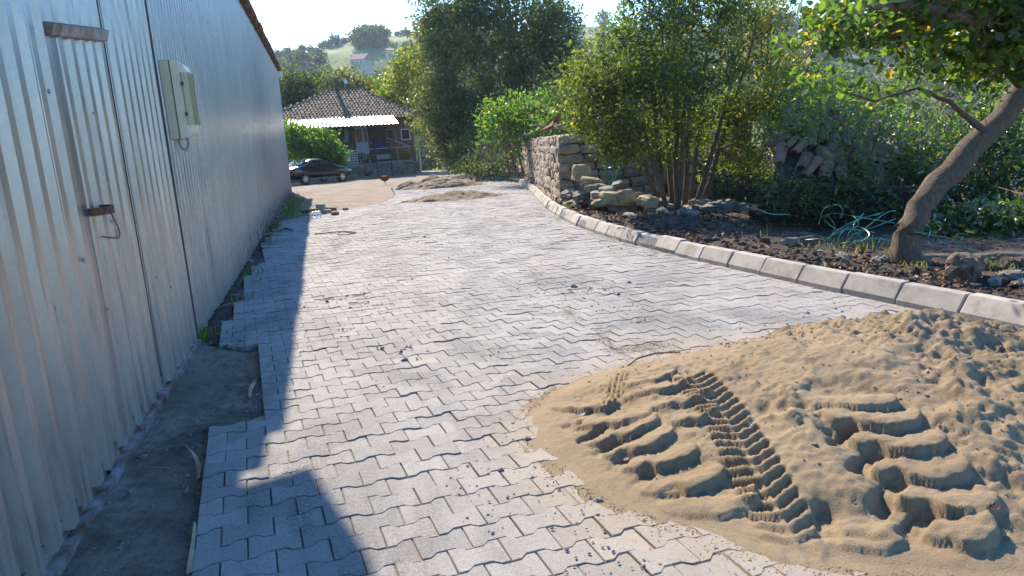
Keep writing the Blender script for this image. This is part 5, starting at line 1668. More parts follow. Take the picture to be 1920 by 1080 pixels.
# bright ribbed metal porch roof
t = NT('porch_sheet'); p = t.pos()
porch_sheet = t.out(t.principled(t.ramp(t.noise(p, 2, 4), [(.3, (.66, .67, .69)), (.7, (.8, .8, .8))]), .38, .35, None))
xs_ = np.arange(-1.35, 5.58, .125)
PR0 = (HY - .05, 2.28); PR1 = (HY - 2.45, 1.66)
proof = None
for k in range(7):
    m = MB()
    sub = [x for x in xs_ if -1.35 + k * .99 - .01 <= x <= -1.35 + (k + 1) * .99 + .13]
    for xa, xb in zip(sub[:-1], sub[1:]):
        i_ = int(round((xa + 1.35) / .125))
        za, zb = (0.0, .035) if i_ % 2 == 0 else (.035, 0.0)
        sh = lambda x: (x - 2) * .035        # edge splays towards the lower side
        m.add([(xa + sh(xa) * 1.2, PR1[0], PR1[1] + za), (xb + sh(xb) * 1.2, PR1[0], PR1[1] + zb), (xb, PR0[0], PR0[1] + zb), (xa, PR0[0], PR0[1] + za)], [(0, 1, 2, 3)])
    m.build('porch_roof_sheet', porch_sheet, house)
m = MB(); m.box((2.1, HY - 2.3, 1.63), (7.2, .08, .07)); m.build('porch_beam', wood_dark, house)
# hipped roof: boards below, rows of barrel tiles above
EZ = 2.02
ex0, ex1, ey0, ey1 = -3.7, 7.45, HY - .5, HY + 7.7
r0, r1, rz_ = np.array([1.75, HY + 3.6]), np.array([3.95, HY + 3.6]), 4.15
m = MB()
m.add([(ex0, ey0, EZ), (ex1, ey0, EZ), (ex1, ey1, EZ), (ex0, ey1, EZ), (r0[0], r0[1], rz_), (r1[0], r1[1], rz_)], [(0, 1, 5, 4), (1, 2, 5), (2, 3, 4, 5), (3, 0, 4), (0, 3, 2, 1)])
roof = m.build('roof', wood_dark, house)
t = NT('old_roof_tile'); p = t.pos()
c = t.ramp(t.attr('tone'), [(0, (.16, .10, .062)), (.4, (.26, .17, .105)), (.75, (.33, .23, .15)), (1, (.43, .32, .22))])
c = t.mix(.3, c, t.ramp(t.noise(p, 5, 5), [(.3, (.10, .065, .045)), (.7, (.38, .27, .18))]))
oldtile = t.out(t.principled(c, .92))


def tile_field(c00, c10, c01, c11, nrow, cw, name):
    """barrel tiles over a sloping quad, c00-c10 along the eave"""
    c00, c10, c01, c11 = [np.array(q, float) for q in (c00, c10, c01, c11)]
    V, Fq, T = [], [], []
    up_ = np.cross(c10 - c00, c01 - c00); up_ /= np.linalg.norm(up_)
    if up_[2] < 0: up_ = -up_
    for r in range(nrow):
        fa, fb = r / nrow, min((r + 1.25) / nrow, 1.0)
        La, Ra = c00 + (c01 - c00) * fa, c10 + (c11 - c10) * fa
        ln = np.linalg.norm(Ra - La); ed = (Ra - La) / max(ln, 1e-6)
        slope_d = ((c01 + c11) - (c00 + c10)) / 2; slope_d = slope_d - ed * (slope_d @ ed); sl = np.linalg.norm(slope_d); slope_u = slope_d / sl
        n = int(ln / cw)
        for k in range(n):
            o_ = La + ed * ((k + .5) * cw + rng.normal(0, .012)) + up_ * (0.035 + rng.normal(0, .008))
            l_ = sl * (fb - fa)
            rad = cw * .43
            b0 = len(V)
            for (s_, rr, lift) in ((0, rad, .03), (l_, rad * .85, 0.0)):
                for a in range(5):
                    an = math.pi * a / 4
                    V.append(o_ + slope_u * s_ + ed * rr * math.cos(an) + up_ * (rr * .8 * math.sin(an) + lift))
            for a in range(4):
                Fq.append((b0 + a, b0 + a + 1, b0 + 5 + a + 1, b0 + 5 + a))
            Fq.append((b0, b0 + 4, b0 + 2, b0 + 1)); 
            tn = np.clip(rng.normal(.5, .22), 0, 1)
            T += [tn] * 4 + [tn * .4]
    tag(mesh_obj(name, np.array(V), np.array(Fq), oldtile, roof, tones=T), kind='stuff')


tile_field((ex0, ey0, EZ), (ex1, ey0, EZ), (r0[0], r0[1], rz_), (r1[0], r1[1], rz_), 13, .24, 'roof_tiles')
tile_field((ex1, ey0, EZ), (ex1, ey1, EZ), (r1[0], r1[1], rz_), (r1[0], r1[1], rz_), 13, .24, 'roof_tiles')
tile_field((ex0, ey1, EZ), (ex0, ey0, EZ), (r0[0], r0[1], rz_), (r0[0], r0[1], rz_), 13, .24, 'roof_tiles')
m = MB()
for a, b2 in (((ex0, ey0, EZ), (*r0, rz_)), ((ex1, ey0, EZ), (*r1, rz_)), ((*r0, rz_), (*r1, rz_))):
    a, b2 = np.array(a), np.array(b2)
    n = int(np.linalg.norm(b2 - a) / .36)
    for k in range(n):
        q0, q1 = a + (b2 - a) * k / n, a + (b2 - a) * (k + 1.1) / n
        m.tube([q0 + [0, 0, .07], q1 + [0, 0, .045]], [.12, .10], 6)
tag(m.build('ridge_tiles', clay_mat, roof), kind='stuff')
m = MB(); m.box((2.15, HY + 3.3, 4.55), (.26, .26, 1.0)); chim = m.build('chimney', plaster_dark, roof)
m = MB(); m.box((2.15, HY + 3.3, 5.02), (.50, .36, .10)); m.build('chimney_cap', plaster_dark, chim)
# neighbouring roof to the left
nb_ = thing('neighbour_house', 'old tiled house roof peeping out behind the left hip of the village house', 'house', (-1.0, 62, gz(0, 56)))
m = MB(); m.box((-1.2, 63.0, -.2), (6.5, 6, 4.0)); m.build('wall', brick_mat, nb_)
m = MB(); m.add([(-5, 59.5, 1.7), (2.6, 59.5, 1.7), (2.6, 66.5, 1.7), (-5, 66.5, 1.7), (-1.0, 63, 3.85), (.8, 63, 3.95)], [(0, 1, 5, 4), (1, 2, 5), (2, 3, 4, 5), (3, 0, 4)])
roof = m.build('roof', clay_mat, nb_)
tile_field((-5, 59.5, 1.7), (2.6, 59.5, 1.7), (-1.0, 63, 3.85), (.8, 63, 3.95), 11, .26, 'roof_tiles')
# satellite dish on the ridge
dish = thing('satellite_dish', 'white satellite dish behind the house chimney', 'satellite dish', (2.75, HY + 4.2, 4.1))
dM = Matrix.Translation((2.85, HY + 4.2, 4.85)) @ Matrix.Rotation(math.radians(55), 4, 'X') @ Matrix.Rotation(math.radians(40), 4, 'Y')
m = MB(); m.lathe([(.02, -.05), (.1, -.04), (.18, -.01), (.2, .01), (.18, .012), (.1, -.025), (.02, -.035)], 14, dM); m.build('reflector', white_paint, dish)
m = MB(); m.tube([(2.78, HY + 4.25, 4.0), (2.8, HY + 4.25, 4.85)], .02, 5); m.build('mast', steel_grey, dish)

# checked cloth over the railing
t = NT('checked_cloth'); p = t.pos(); xx_, yy_, zz_ = t.xyz(p)
ck = t.math('ADD', t.math('GREATER_THAN', t.math('FRACT', t.math('MULTIPLY', xx_, 6.5)), .6), t.math('GREATER_THAN', t.math('FRACT', t.math('MULTIPLY', zz_, 6.5)), .6))
check_mat = t.out(t.principled(t.ramp(t.math('MULTIPLY', ck, .5), [(0, (.62, .58, .58)), (.5, (.18, .13, .15)), (1, (.08, .06, .08))]), .95))
m = MB()
nx_ = 8
for k in range(nx_):
    a, b2 = k / nx_, (k + 1) / nx_
    f_ = lambda s: HY - 2.25 - .025 * math.sin(s * 11)
    for z0_, z1_ in ((-.95, -.45), (-.45, .03)):
        m.add([(2.0 + .85 * a, f_(a), z0_), (2.0 + .85 * b2, f_(b2), z0_), (2.0 + .85 * b2, f_(b2), z1_), (2.0 + .85 * a, f_(a), z1_),
               (2.0 + .85 * a, f_(a) + .015, z0_), (2.0 + .85 * b2, f_(b2) + .015, z0_), (2.0 + .85 * b2, f_(b2) + .015, z1_), (2.0 + .85 * a, f_(a) + .015, z1_)], [(0, 1, 2, 3), (7, 6, 5, 4), (3, 2, 6, 7)])
tag(m.build('checked_cloth', check_mat), 'checked white and dark cloth hung over the porch railing', 'cloth')
# pot plants on the parapet
pots = [(3.15, .35, 'bright', 'leafy pot plant in the middle of the porch parapet'), (3.65, .25, 'olive', 'small pot plant beside the gate post'), (5.35, .55, 'autumn', 'tall yellow-green pot plant right of the porch gate'),
        (5.95, .38, 'bright', 'bushy green pot plant on the right parapet'), (2.75, .30, 'olive', 'grey-green pot plant beside the checked cloth'), (6.25, .2, 'bright', 'smallest pot plant at the end of the parapet')]
pot_mat = simple('clay_pot', (0.17, 0.07, 0.045), (0.25, 0.11, 0.07), 8, .85, bump=.1)
for (px_, h_, lf, lb_) in pots:
    o = thing('pot_plant', lb_, 'pot plant', (px_, HY - 2.0, -.82), group='pot plants on the porch')
    m = MB(); m.lathe([(.09, 0), (.12, .22), (.13, .22), (.13, .25), (.10, .25)], 10, Matrix.Translation((px_, HY - 2.0, -.82))); m.build('pot', pot_mat, o)
    P_ = in_ball(160, (px_, HY - 2.0, -.55 + h_ * .6), (.22 + .2 * h_, .2, h_ * .75), .1)
    V, Fq, tn = leaves(P_, .12, .3, .4, 0)
    tag(mesh_obj('foliage', V, Fq, LM[lf], o, tones=tn), kind='stuff')
red_f = MB()
for k in range(2):
    P_ = at((694, 732)[k], (268, 265)[k], HY - 2.0)
    m = MB(); m.lathe([(.02, -.12), (.13, -.08), (.15, 0), (.11, .1), (.02, .13)], 9, Matrix.Translation(P_))
    tag(m.build('red_flower_ball', simple('red_petals', (.3, .02, .02), (.5, .06, .05), 20, .8, bump=.6)), ('red flower head above the porch railing left of the gate', 'dark red flower head above the right gate post')[k], 'flower')

# pallets, post and junk in the shade right of the house
pal_mat = simple('pallet_wood', (.16, .13, .10), (.32, .27, .21), 8, .9, world=True)
for n_, (px, py, Y, lean, lb_) in enumerate(((843, 290, 56, .12, 'wooden pallet standing in the shade nearest the house'), (862, 293, 54, .3, 'slanted wooden pallet in the shade in front of the dark bushes'), (877, 292, 53, .25, 'rightmost wooden pallet leaning by the dark bushes'))):
    P_ = at(px, py, Y); P_[2] = gz(0, Y) + .62
    o = thing('pallet', lb_, 'pallet', (P_[0], P_[1], P_[2] - .6))
    Mx = Matrix.Rotation(lean, 3, 'Y') @ Matrix.Rotation(-.2, 3, 'X')
    for k in range(7):
        m = MB(); m.box(Vector(P_) + Mx @ Vector((0, 0, -.54 + .18 * k)), (.8, .025, .10), M=Mx); m.build('slat', pal_mat, o)
    for k in (-1, 0, 1):
        m = MB(); m.box(Vector(P_) + Mx @ Vector((.36 * k, .055, 0)), (.08, .08, 1.2), M=Mx); m.build('bearer', pal_mat, o)
for (px, Y, h_, lb_) in ((829, 58, 1.3, 'whitewashed post standing left of the pallets'), (786, 53, 1.6, 'pale post standing at the house corner')):
    P_ = at(px, 300, Y)
    m = MB(); m.tube([(P_[0], Y, gz(0, Y) - .1), (P_[0] + .03, Y, gz(0, Y) + h_ * .5), (P_[0], Y, gz(0, Y) + h_)], [.13, .12, .11], 8)
    tag(m.build('post', rail_mat), lb_, 'post')

# ------------------------------------------------------------------ parked dark saloon car
t = NT('car_paint'); p = t.obj()
car_paint = t.out(t.principled((.012, .013, .016), .22, .3, None, **{'Coat Weight': 1.0, 'Coat Roughness': .05}))
car_glass = NT('car_glass'); car_glass = car_glass.out(car_glass.principled((.02, .024, .028), .04, 0, None, **{'Specular IOR Level': .8}))
tyre_mat = simple('tyre_rubber', (.012, .012, .012), (.03, .03, .03), 20, .85, bump=.1)
rim_mat = simple('alloy_rim', (.45, .45, .46), (.6, .6, .61), 9, .3, .9, bump=0)
CP = at(592, 342, 43.5)
car = thing('parked_car', 'dark saloon car parked beyond the far end of the metal shed', 'car', (CP[0] - .05, 43.5, gz(0, 43.5) + .0), math.radians(40))
car.rotation_euler = (0.0, math.radians(1.8), math.radians(40))
# local x forward, y left, z up; sections along the length
HWID = .89
sections = [  # x, half width, z bottom, belt z, top z, top half width
    (-2.32, .70, .42, .78, .80, .62), (-2.22, .84, .28, .90, .96, .72), (-1.75, .88, .22, .96, 1.03, .74), (-1.45, .89, .22, .97, 1.10, .72), (-.75, .89, .20, .96, 1.40, .60), (-.2, .89, .20, .95, 1.45, .60), (.45, .89, .20, .94, 1.42, .60),
    (1.20, .88, .20, .93, 1.02, .74), (1.75, .86, .22, .86, .92, .72), (2.15, .80, .26, .72, .78, .66), (2.32, .62, .34, .58, .62, .52)]
V = []; Fq = []
for (x, w, zb, zbelt, zt, wt) in sections:
    mid_ = (zb + zbelt) / 2
    V += [(x, -w * .9, zb), (x, -w, mid_), (x, -w * .97, zbelt), (x, -wt, zt - .03), (x, -wt * .6, zt), (x, wt * .6, zt), (x, wt, zt - .03), (x, w * .97, zbelt), (x, w, mid_), (x, w * .9, zb)]
n = 10
for i in range(len(sections) - 1):
    for k in range(n):
        Fq.append((i * n + k, i * n + (k + 1) % n, (i + 1) * n + (k + 1) % n, (i + 1) * n + k))
Fq += [tuple(range(n)), tuple((len(sections) - 1) * n + k for k in range(n))[::-1]]
body = mesh_obj('body', V, Fq, car_paint, car, smooth=True, local=True)
mod = body.modifiers.new('sub', 'SUBSURF'); mod.levels = 1; mod.render_levels = 2


def car_part(m, name, mat, parent=car, smooth=False):
    return m.build(name, mat, parent, smooth, local=True)


for sy_ in (-1, 1):
    # side windows
    m = MB(); m.add([(-1.18, sy_ * .868, .99), (-.28, sy_ * .868, .98), (-.28, sy_ * .655, 1.37), (-.72, sy_ * .652, 1.345)], [(0, 1, 2, 3)]); car_part(m, 'side_window', car_glass)
    m = MB(); m.add([(-.20, sy_ * .868, .98), (.98, sy_ * .862, .97), (.48, sy_ * .65, 1.345), (-.20, sy_ * .655, 1.37)], [(0, 1, 2, 3)]); car_part(m, 'side_window', car_glass)
    for xw in (-1.38, 1.36):
        Mw = Matrix.Translation((xw, sy_ * .80, .315)) @ Matrix.Rotation(math.pi / 2, 4, 'X')
        m = MB(); m.lathe([(.20, -.10), (.30, -.10), (.318, -.07), (.318, .07), (.30, .10), (.20, .10)], 20, Mw); wh = car_part(m, 'wheel', tyre_mat, car, True)
        m = MB()
        m.lathe([(.205, -.104), (.205, .104)], 18, Mw)
        rim = car_part(m, 'rim', simple('rim_dark', (.03, .03, .03), (.06, .06, .06), 5, .6, bump=0), wh)
        m = MB()
        for k in range(8):
            a = 2 * math.pi * k / 8
            Ms = Mw @ Matrix.Rotation(a, 4, 'Z')
            for sg in (-.108, .108):
                m.add([Ms @ Vector((.03, -.022, sg)), Ms @ Vector((.205, -.030, sg)), Ms @ Vector((.205, .030, sg)), Ms @ Vector((.03, .022, sg))], [(0, 1, 2, 3)])
        m.lathe([(.05, -.11), (.05, .11)], 10, Mw)
        car_part(m, 'spokes', rim_mat, wh)
    m = MB(); m.cbox((-2.17, sy_ * .66, .80), (.20, .34, .16), .03); car_part(m, 'tail_light', simple('tail_red', (.16, .01, .01), (.22, .015, .015), 5, .25, bump=0))
    m = MB(); m.cbox((2.12, sy_ * .62, .66), (.28, .26, .12), .03); car_part(m, 'headlight', simple('headlight', (.6, .62, .65), (.7, .72, .75), 5, .1, bump=0))
    m = MB(); m.cbox((.78, sy_ * .98, 1.0), (.12, .18, .12), .03); car_part(m, 'mirror', car_paint)
    for xd in (-.24, -1.0, .95):
        m = MB(); m.box((xd, sy_ * .893, .62), (.012, .008, .62)); car_part(m, 'door_gap', tyre_mat)
    for xd in (-.55, .35):
        m = MB(); m.cbox((xd - .25, sy_ * .898, .84), (.17, .03, .03), .008); car_part(m, 'door_handle', car_paint)
    m = MB(); m.box((0, sy_ * .885, .32), (2.1, .02, .05)); car_part(m, 'side_trim', simple('trim', (.25, .25, .25), (.3, .3, .3), 4, .4, .6, bump=0))
m = MB(); m.add([(-1.62, -.66, 1.075), (-1.62, .66, 1.075), (-.82, .57, 1.40), (-.82, -.57, 1.40)], [(0, 1, 2, 3)]); car_part(m, 'rear_window', car_glass)
m = MB(); m.add([(1.14, -.68, 1.07), (1.14, .68, 1.07), (.52, .57, 1.425), (.52, -.57, 1.425)], [(0, 1, 2, 3)]); car_part(m, 'windscreen', car_glass)
m = MB(); m.box((-2.335, 0, .66), (.01, .5, .12)); car_part(m, 'number_plate', white_paint)
m = MB(); m.cbox((-2.26, 0, .45), (.16, 1.5, .2), .05); car_part(m, 'bumper', car_paint)

# ------------------------------------------------------------------ hens
hen_red = simple('red_hen_feathers', (.10, .022, .010), (.26, .07, .025), 25, .85, bump=.5, dist=.01)
hen_dark = simple('black_hen_feathers', (.008, .008, .009), (.03, .028, .03), 25, .75, bump=.5, dist=.01)
comb_mat = simple('comb_red', (.35, .02, .02), (.5, .05, .04), 30, .6, bump=0)
shank_mat = simple('hen_shank', (.35, .25, .08), (.45, .33, .12), 30, .7, bump=0)


def hen(label, loc, rz, mat):
    o = thing('hen', label, 'hen', loc, rz, group='hens in the yard')
    # one continuous body from tail to beak
    path = [(-.27, 0, .37), (-.23, 0, .35), (-.17, 0, .315), (-.11, 0, .285), (-.03, 0, .265), (.06, 0, .27), (.12, 0, .30), (.16, 0, .355), (.182, 0, .41), (.195, 0, .445), (.215, 0, .46), (.235, 0, .458), (.262, 0, .448)]
    rad = [.015, .055, .085, .11, .13, .13, .105, .07, .046, .036, .036, .024, .004]
    m = MB(); m.tube(path, rad, 12)
    # tail fan and wings swell out of the same skin
    V2 = []
    for (x, y, z) in m.v:
        if x < -.12: y *= .55; z += .03 * (-.12 - x) / .14
        V2.append((x, y * 1.0, z))
    m.v = V2
    for sg in (-1, 1):
        m.tube([(.07, sg * .085, .29), (0, sg * .115, .28), (-.10, sg * .09, .30), (-.17, sg * .045, .33)], [.03, .05, .042, .012], 8)
    for k in range(5):
        a = -.25 + .17 * k
        m.tube([(-.18, 0, .34), (-.25 - .02 * abs(k - 2), .02 * (k - 2), .36 + .022 * k), (-.32 + .018 * k, .03 * (k - 2), .37 + .035 * k)], [.04, .028, .008], 6)
    m.build('body', mat, o, True, local=True)
    m = MB()
    m.prism([(.18, -.006), (.235, -.006), (.235, .006), (.18, .006)], .485, .50)
    for k, hh in enumerate((.02, .032, .03, .018)):
        m.box((.188 + .014 * k, 0, .50 + hh / 2), (.010, .012, hh))
    m.build('comb', comb_mat, o, local=True)
    m = MB(); m.tube([(.222, 0, .44), (.224, 0, .415), (.222, 0, .40)], [.010, .014, .005], 6); m.build('wattle', comb_mat, o, local=True)
    for sg in (-1, 1):
        m = MB(); m.tube([(.02, sg * .05, .19), (-.005, sg * .05, .11), (.015, sg * .05, .012)], [.03, .012, .010], 6)
        for a in (-.5, 0, .5):
            m.tube([(.015, sg * .05, .012), (.015 + .07 * math.cos(a), sg * .05 + .07 * math.sin(a), .006)], [.009, .004], 5)
        m.build('leg', shank_mat, o, local=True)
    return o


P_ = at(722, 344, 35.0)
hen('brown hen walking beside the far sand heaps', (P_[0], 35.0, gz(0, 35.0) + .0), math.radians(10), hen_red).scale = (1.05, 1.05, 1.05)
P_ = at(691, 336, 45.0)
hen('black hen standing in the shade below the porch wall', (P_[0], 45.0, gz(0, 45.0) - .0), math.radians(150), hen_dark).scale = (1.05, 1.05, 1.05)

# ------------------------------------------------------------------ small things on and beside the road
# water jug lying on its side
P_ = on_ground(592, 408)
jug = thing('water_jug', 'clear plastic water jug with red cap lying on the paving edge', 'jug', (P_[0], P_[1], gz(0, P_[1])))
jm = NT('clear_plastic'); jm = jm.out(jm.principled((.9, .92, .93), .12, 0, None, **{'Transmission Weight': .6, 'IOR': 1.3}))
Mj = Matrix.Translation((P_[0] + .13, P_[1], gz(0, P_[1]) + .085)) @ Matrix.Rotation(math.radians(-90), 4, 'Y') @ Matrix.Rotation(.2, 4, 'X')
m = MB(); m.lathe([(.06, 0), (.078, .012), (.08, .05), (.074, .06), (.08, .07), (.08, .12), (.074, .13), (.08, .14), (.08, .20), (.06, .245), (.028, .262), (.028, .275)], 18, Mj); m.build('bottle', jm, jug, True)
m = MB(); m.lathe([(.034, .272), (.034, .30), (.028, .304)], 14, Mj); m.build('cap', simple('red_cap', (.5, .02, .02), (.6, .03, .03), 9, .45, bump=0), jug)
# heap of spare blocks and broken brick
bh_ = thing('block_heap', 'little heap of spare paving blocks and broken bricks beside the water jug', 'block heap', tuple(on_ground(610, 395)))
spare_grey = simple('spare_block', (.22, .21, .20), (.36, .34, .32), 9, .9, world=True)
for (px, py, hh, sx_, sz_, mt_) in ((585, 394, .04, .30, .08, clay_mat), (598, 392, .05, .3, .09, spare_grey), (601, 386, .2, .22, .10, spare_grey), (603, 391, .11, .2, .09, spare_grey), (612, 396, .05, .26, .08, spare_grey), (622, 392, .05, .26, .09, clay_mat), (628, 400, .04, .16, .08, clay_mat), (574, 396, .03, .28, .06, wood_dark), (616, 390, .05, .22, .08, spare_grey)):
    P_ = on_ground(px, py, hh)
    m = MB(); m.cbox((P_[0], P_[1], P_[2]), (sx_, .16, sz_), .01, rng.uniform(-.6, .6)); m.build('block', mt_, bh_)
for (px, py, sz, lb_) in ((648, 394, .12, 'small brick lump on the dirt right of the block heap'), (631, 403, .10, 'brown stone lying between the jug and the paving'), (606, 400, .11, 'grey stone touching the water jug side of the block heap')):
    P_ = on_ground(px, py)
    tag(put(gm_meshes[3], 'rock', (P_[0], P_[1], P_[2] + .03), (sz * 1.4, sz, sz), (0, 0, rng.uniform(0, 6))), lb_, 'rock')
# dark green cord on the paving
P0 = on_ground(590, 440); P1 = on_ground(668, 437)
m = MB(); m.tube([P0 + [0, 0, .012], on_ground(610, 438) + [0, 0, .012], on_ground(632, 436) + [0, 0, .014], on_ground(650, 435) + [0, 0, .012], P1 + [0, 0, .012], on_ground(655, 440) + [0, 0, .012], on_ground(632, 440) + [0, 0, .012], on_ground(640, 437) + [0, 0, .03], on_ground(664, 439) + [0, 0, .012]], .010, 5)
tag(m.build('green_cord', simple('dark_green_cord', (.015, .06, .04), (.03, .10, .06), 20, .5, bump=0)), 'dark green cord lying across the paving near the shadow edge', 'cord')

# teal packing straps
strap_mat = NT('teal_strap'); p = strap_mat.pos()
strap_mat = strap_mat.out(strap_mat.principled(strap_mat.ramp(strap_mat.noise(p, 6, 3), [(.3, (.02, .13, .09)), (.7, (.07, .27, .20))]), .35, 0, None))


def ribbon(m, pts, w):
    P = [Vector(q) for q in pts]
    # smooth with catmull-rom
    Q = []
    for i in range(len(P) - 1):
        a, b_, c_, d_ = P[max(i - 1, 0)], P[i], P[i + 1], P[min(i + 2, len(P) - 1)]
        for k in range(6):
            u = k / 6
            Q.append(.5 * ((2 * b_) + (c_ - a) * u + (2 * a - 5 * b_ + 4 * c_ - d_) * u * u + (3 * b_ - a - 3 * c_ + d_) * u ** 3))
    Q.append(P[-1])
    ang = rng.uniform(0, 3)
    o_ = len(m.v)
    for i, q in enumerate(Q):
        d = (Q[min(i + 1, len(Q) - 1)] - Q[max(i - 1, 0)]).normalized()
        s_ = d.cross(Vector((math.sin(ang + i * .12), math.cos(ang + i * .12), .6))).normalized() * w / 2
        th = d.cross(s_).normalized() * .0012
        for e in (q - s_ - th, q + s_ - th, q + s_ + th, q - s_ + th): m.v.append(tuple(e))
    for i in range(len(Q) - 1):
        for k in range(4):
            m.f.append((o_ + i * 4 + k, o_ + i * 4 + (k + 1) % 4, o_ + (i + 1) * 4 + (k + 1) % 4, o_ + (i + 1) * 4 + k))


def strap_heap(label, lines, Y, w):
    o = thing('strap_tangle', label, 'straps', at(*lines[0][0], Y))
    for ln in lines:
        m = MB()
        ribbon(m, [at(px, py, Y + rng.uniform(-.12, .12)) for px, py in ln], w)
        m.build('strap', strap_mat, o)
    return o


strap_heap('tangle of teal plastic packing straps beside the leaning trunk', [
    [(1562, 488), (1590, 460), (1620, 430), (1660, 400), (1680, 395)], [(1540, 408), (1560, 400), (1600, 405), (1640, 412), (1678, 418)], [(1535, 420), (1545, 392), (1570, 384), (1580, 395), (1575, 410)], [(1538, 462), (1570, 458), (1610, 450), (1650, 448)],
    [(1575, 470), (1570, 450), (1590, 425), (1620, 408), (1650, 402)], [(1640, 480), (1655, 455), (1675, 438)], [(1600, 470), (1590, 440), (1610, 420), (1600, 405)], [(1545, 412), (1570, 430), (1610, 425), (1630, 440), (1610, 455)], [(1410, 385), (1440, 400), (1480, 402)],
    [(1500, 436), (1530, 440), (1560, 450)], [(1455, 452), (1480, 462), (1530, 468)], [(1560, 480), (1600, 455), (1640, 446), (1670, 452)], [(1585, 465), (1600, 440), (1640, 425), (1680, 410)], [(1530, 470), (1560, 440), (1600, 415), (1655, 398)], [(1550, 400), (1565, 425), (1555, 455), (1580, 470)], [(1620, 400), (1600, 425), (1625, 450), (1665, 440)], [(1510, 450), (1550, 445), (1590, 430), (1640, 436)]], 6.4, .011)
strap_heap('teal strap bundle reaching out right of the leaning trunk', [
    [(1715, 435), (1745, 440), (1770, 455), (1790, 462), (1825, 474)], [(1735, 420), (1745, 430), (1740, 445)], [(1725, 436), (1755, 450), (1770, 470), (1775, 490)], [(1740, 440), (1790, 450), (1820, 472)]], 5.75, .013)
strap_heap('teal strap lying on the soil by the kerb at the right edge', [[(1765, 546), (1800, 543), (1850, 547), (1900, 545), (1940, 542)]], 4.75, .016)
strap_heap('blue-green straps caught in the branches above the rubble heap', [
    [(1120, 328), (1135, 318), (1150, 310), (1158, 300)], [(1135, 300), (1145, 312), (1150, 325), (1142, 345)], [(1150, 290), (1152, 310), (1148, 330)], [(1140, 340), (1155, 330), (1165, 318)], [(1138, 302), (1150, 306), (1160, 318), (1152, 340)]], 12.6, .03)

# dry maize leaf and straws on the concrete strip
dry_mat = simple('dry_leaf', (.20, .16, .10), (.36, .30, .21), 12, .85, bump=.2)
m = MB(); ribbon(m, [on_ground(468, 745, .0), on_ground(470, 730, .02), on_ground(476, 718, .02), on_ground(478, 712, .03)], .024)
tag(m.build('dry_leaf', dry_mat), 'curled pale dry leaf standing at the step of the paving edge', 'leaf')
m = MB(); ribbon(m, [on_ground(345, 832, .0), on_ground(362, 850, .015), on_ground(372, 872, .02), on_ground(370, 900, .02)], .02)
tag(m.build('dry_leaf', dry_mat), 'long dry maize leaf lying at the edge of the concrete strip', 'leaf')
m = MB(); ribbon(m, [on_ground(366, 980, .0), on_ground(360, 1030, .02), on_ground(354, 1075, .01)], .018)
tag(m.build('dry_leaf', dry_mat), 'dry leaf strip along the nearest paving edge', 'leaf')
m = MB(); m.tube([on_ground(255, 880, .0), on_ground(285, 875, .02), on_ground(320, 878, .01)], .003, 4); tag(m.build('straw', dry_mat), 'thin bent straw lying on the concrete strip', 'straw')
for (zx, zy, lb_, col) in ((870, 480, 'pale curled leaf lying on the narrow tyre track of the sand', (.6, .52, .40)), (1790, 850, 'dark brown dead leaf at the lower right of the sand heap', (.12, .05, .025)), (1830, 905, 'tan dead leaf below the dark one on the sand', (.42, .28, .15)), (220, 455, 'small white scrap at the left edge of the sand heap', (.6, .58, .52)), (385, 600, 'pinkish dry leaf between the tyre prints', (.42, .33, .26))):
    q = zp(zx, zy, .12)
    z0_ = pile_z(q[0], q[1]) + .012
    m = MB()
    ln_ = .035
    for k in range(5):
        a = -.9 + .45 * k
        tip = (q[0] + math.cos(a) * ln_ * (1 - .1 * abs(k - 2)), q[1] + math.sin(a) * ln_ * .8, z0_ + .012 + .006 * (k % 2))
        l_ = (q[0] + math.cos(a - .2) * ln_ * .55, q[1] + math.sin(a - .2) * ln_ * .5, z0_ + .004); r__ = (q[0] + math.cos(a + .2) * ln_ * .55, q[1] + math.sin(a + .2) * ln_ * .5, z0_ + .008)
        m.add([(q[0] - .01, q[1], z0_), l_, tip, r__], [(0, 1, 2, 3)])
    tag(m.build('fallen_leaf', simple('fallen_leaf', tuple(.7 * c for c in col), col, 30, .8, bump=.3)), lb_, 'leaf')
# brown stalk on the upper left of the heap
m = MB(); m.tube([on_ground(1165, 695, .03), on_ground(1195, 672, .05), on_ground(1230, 662, .06), on_ground(1275, 660, .08)], .006, 5)
tag(m.build('dry_stalk', simple('brown_stalk', (.2, .1, .04), (.35, .2, .09), 20, .8, bump=0)), 'thin brown stalk lying on the upper left of the sand heap', 'stalk')

# crumbs of stone and sand grains scattered over the paving: nobody could count them


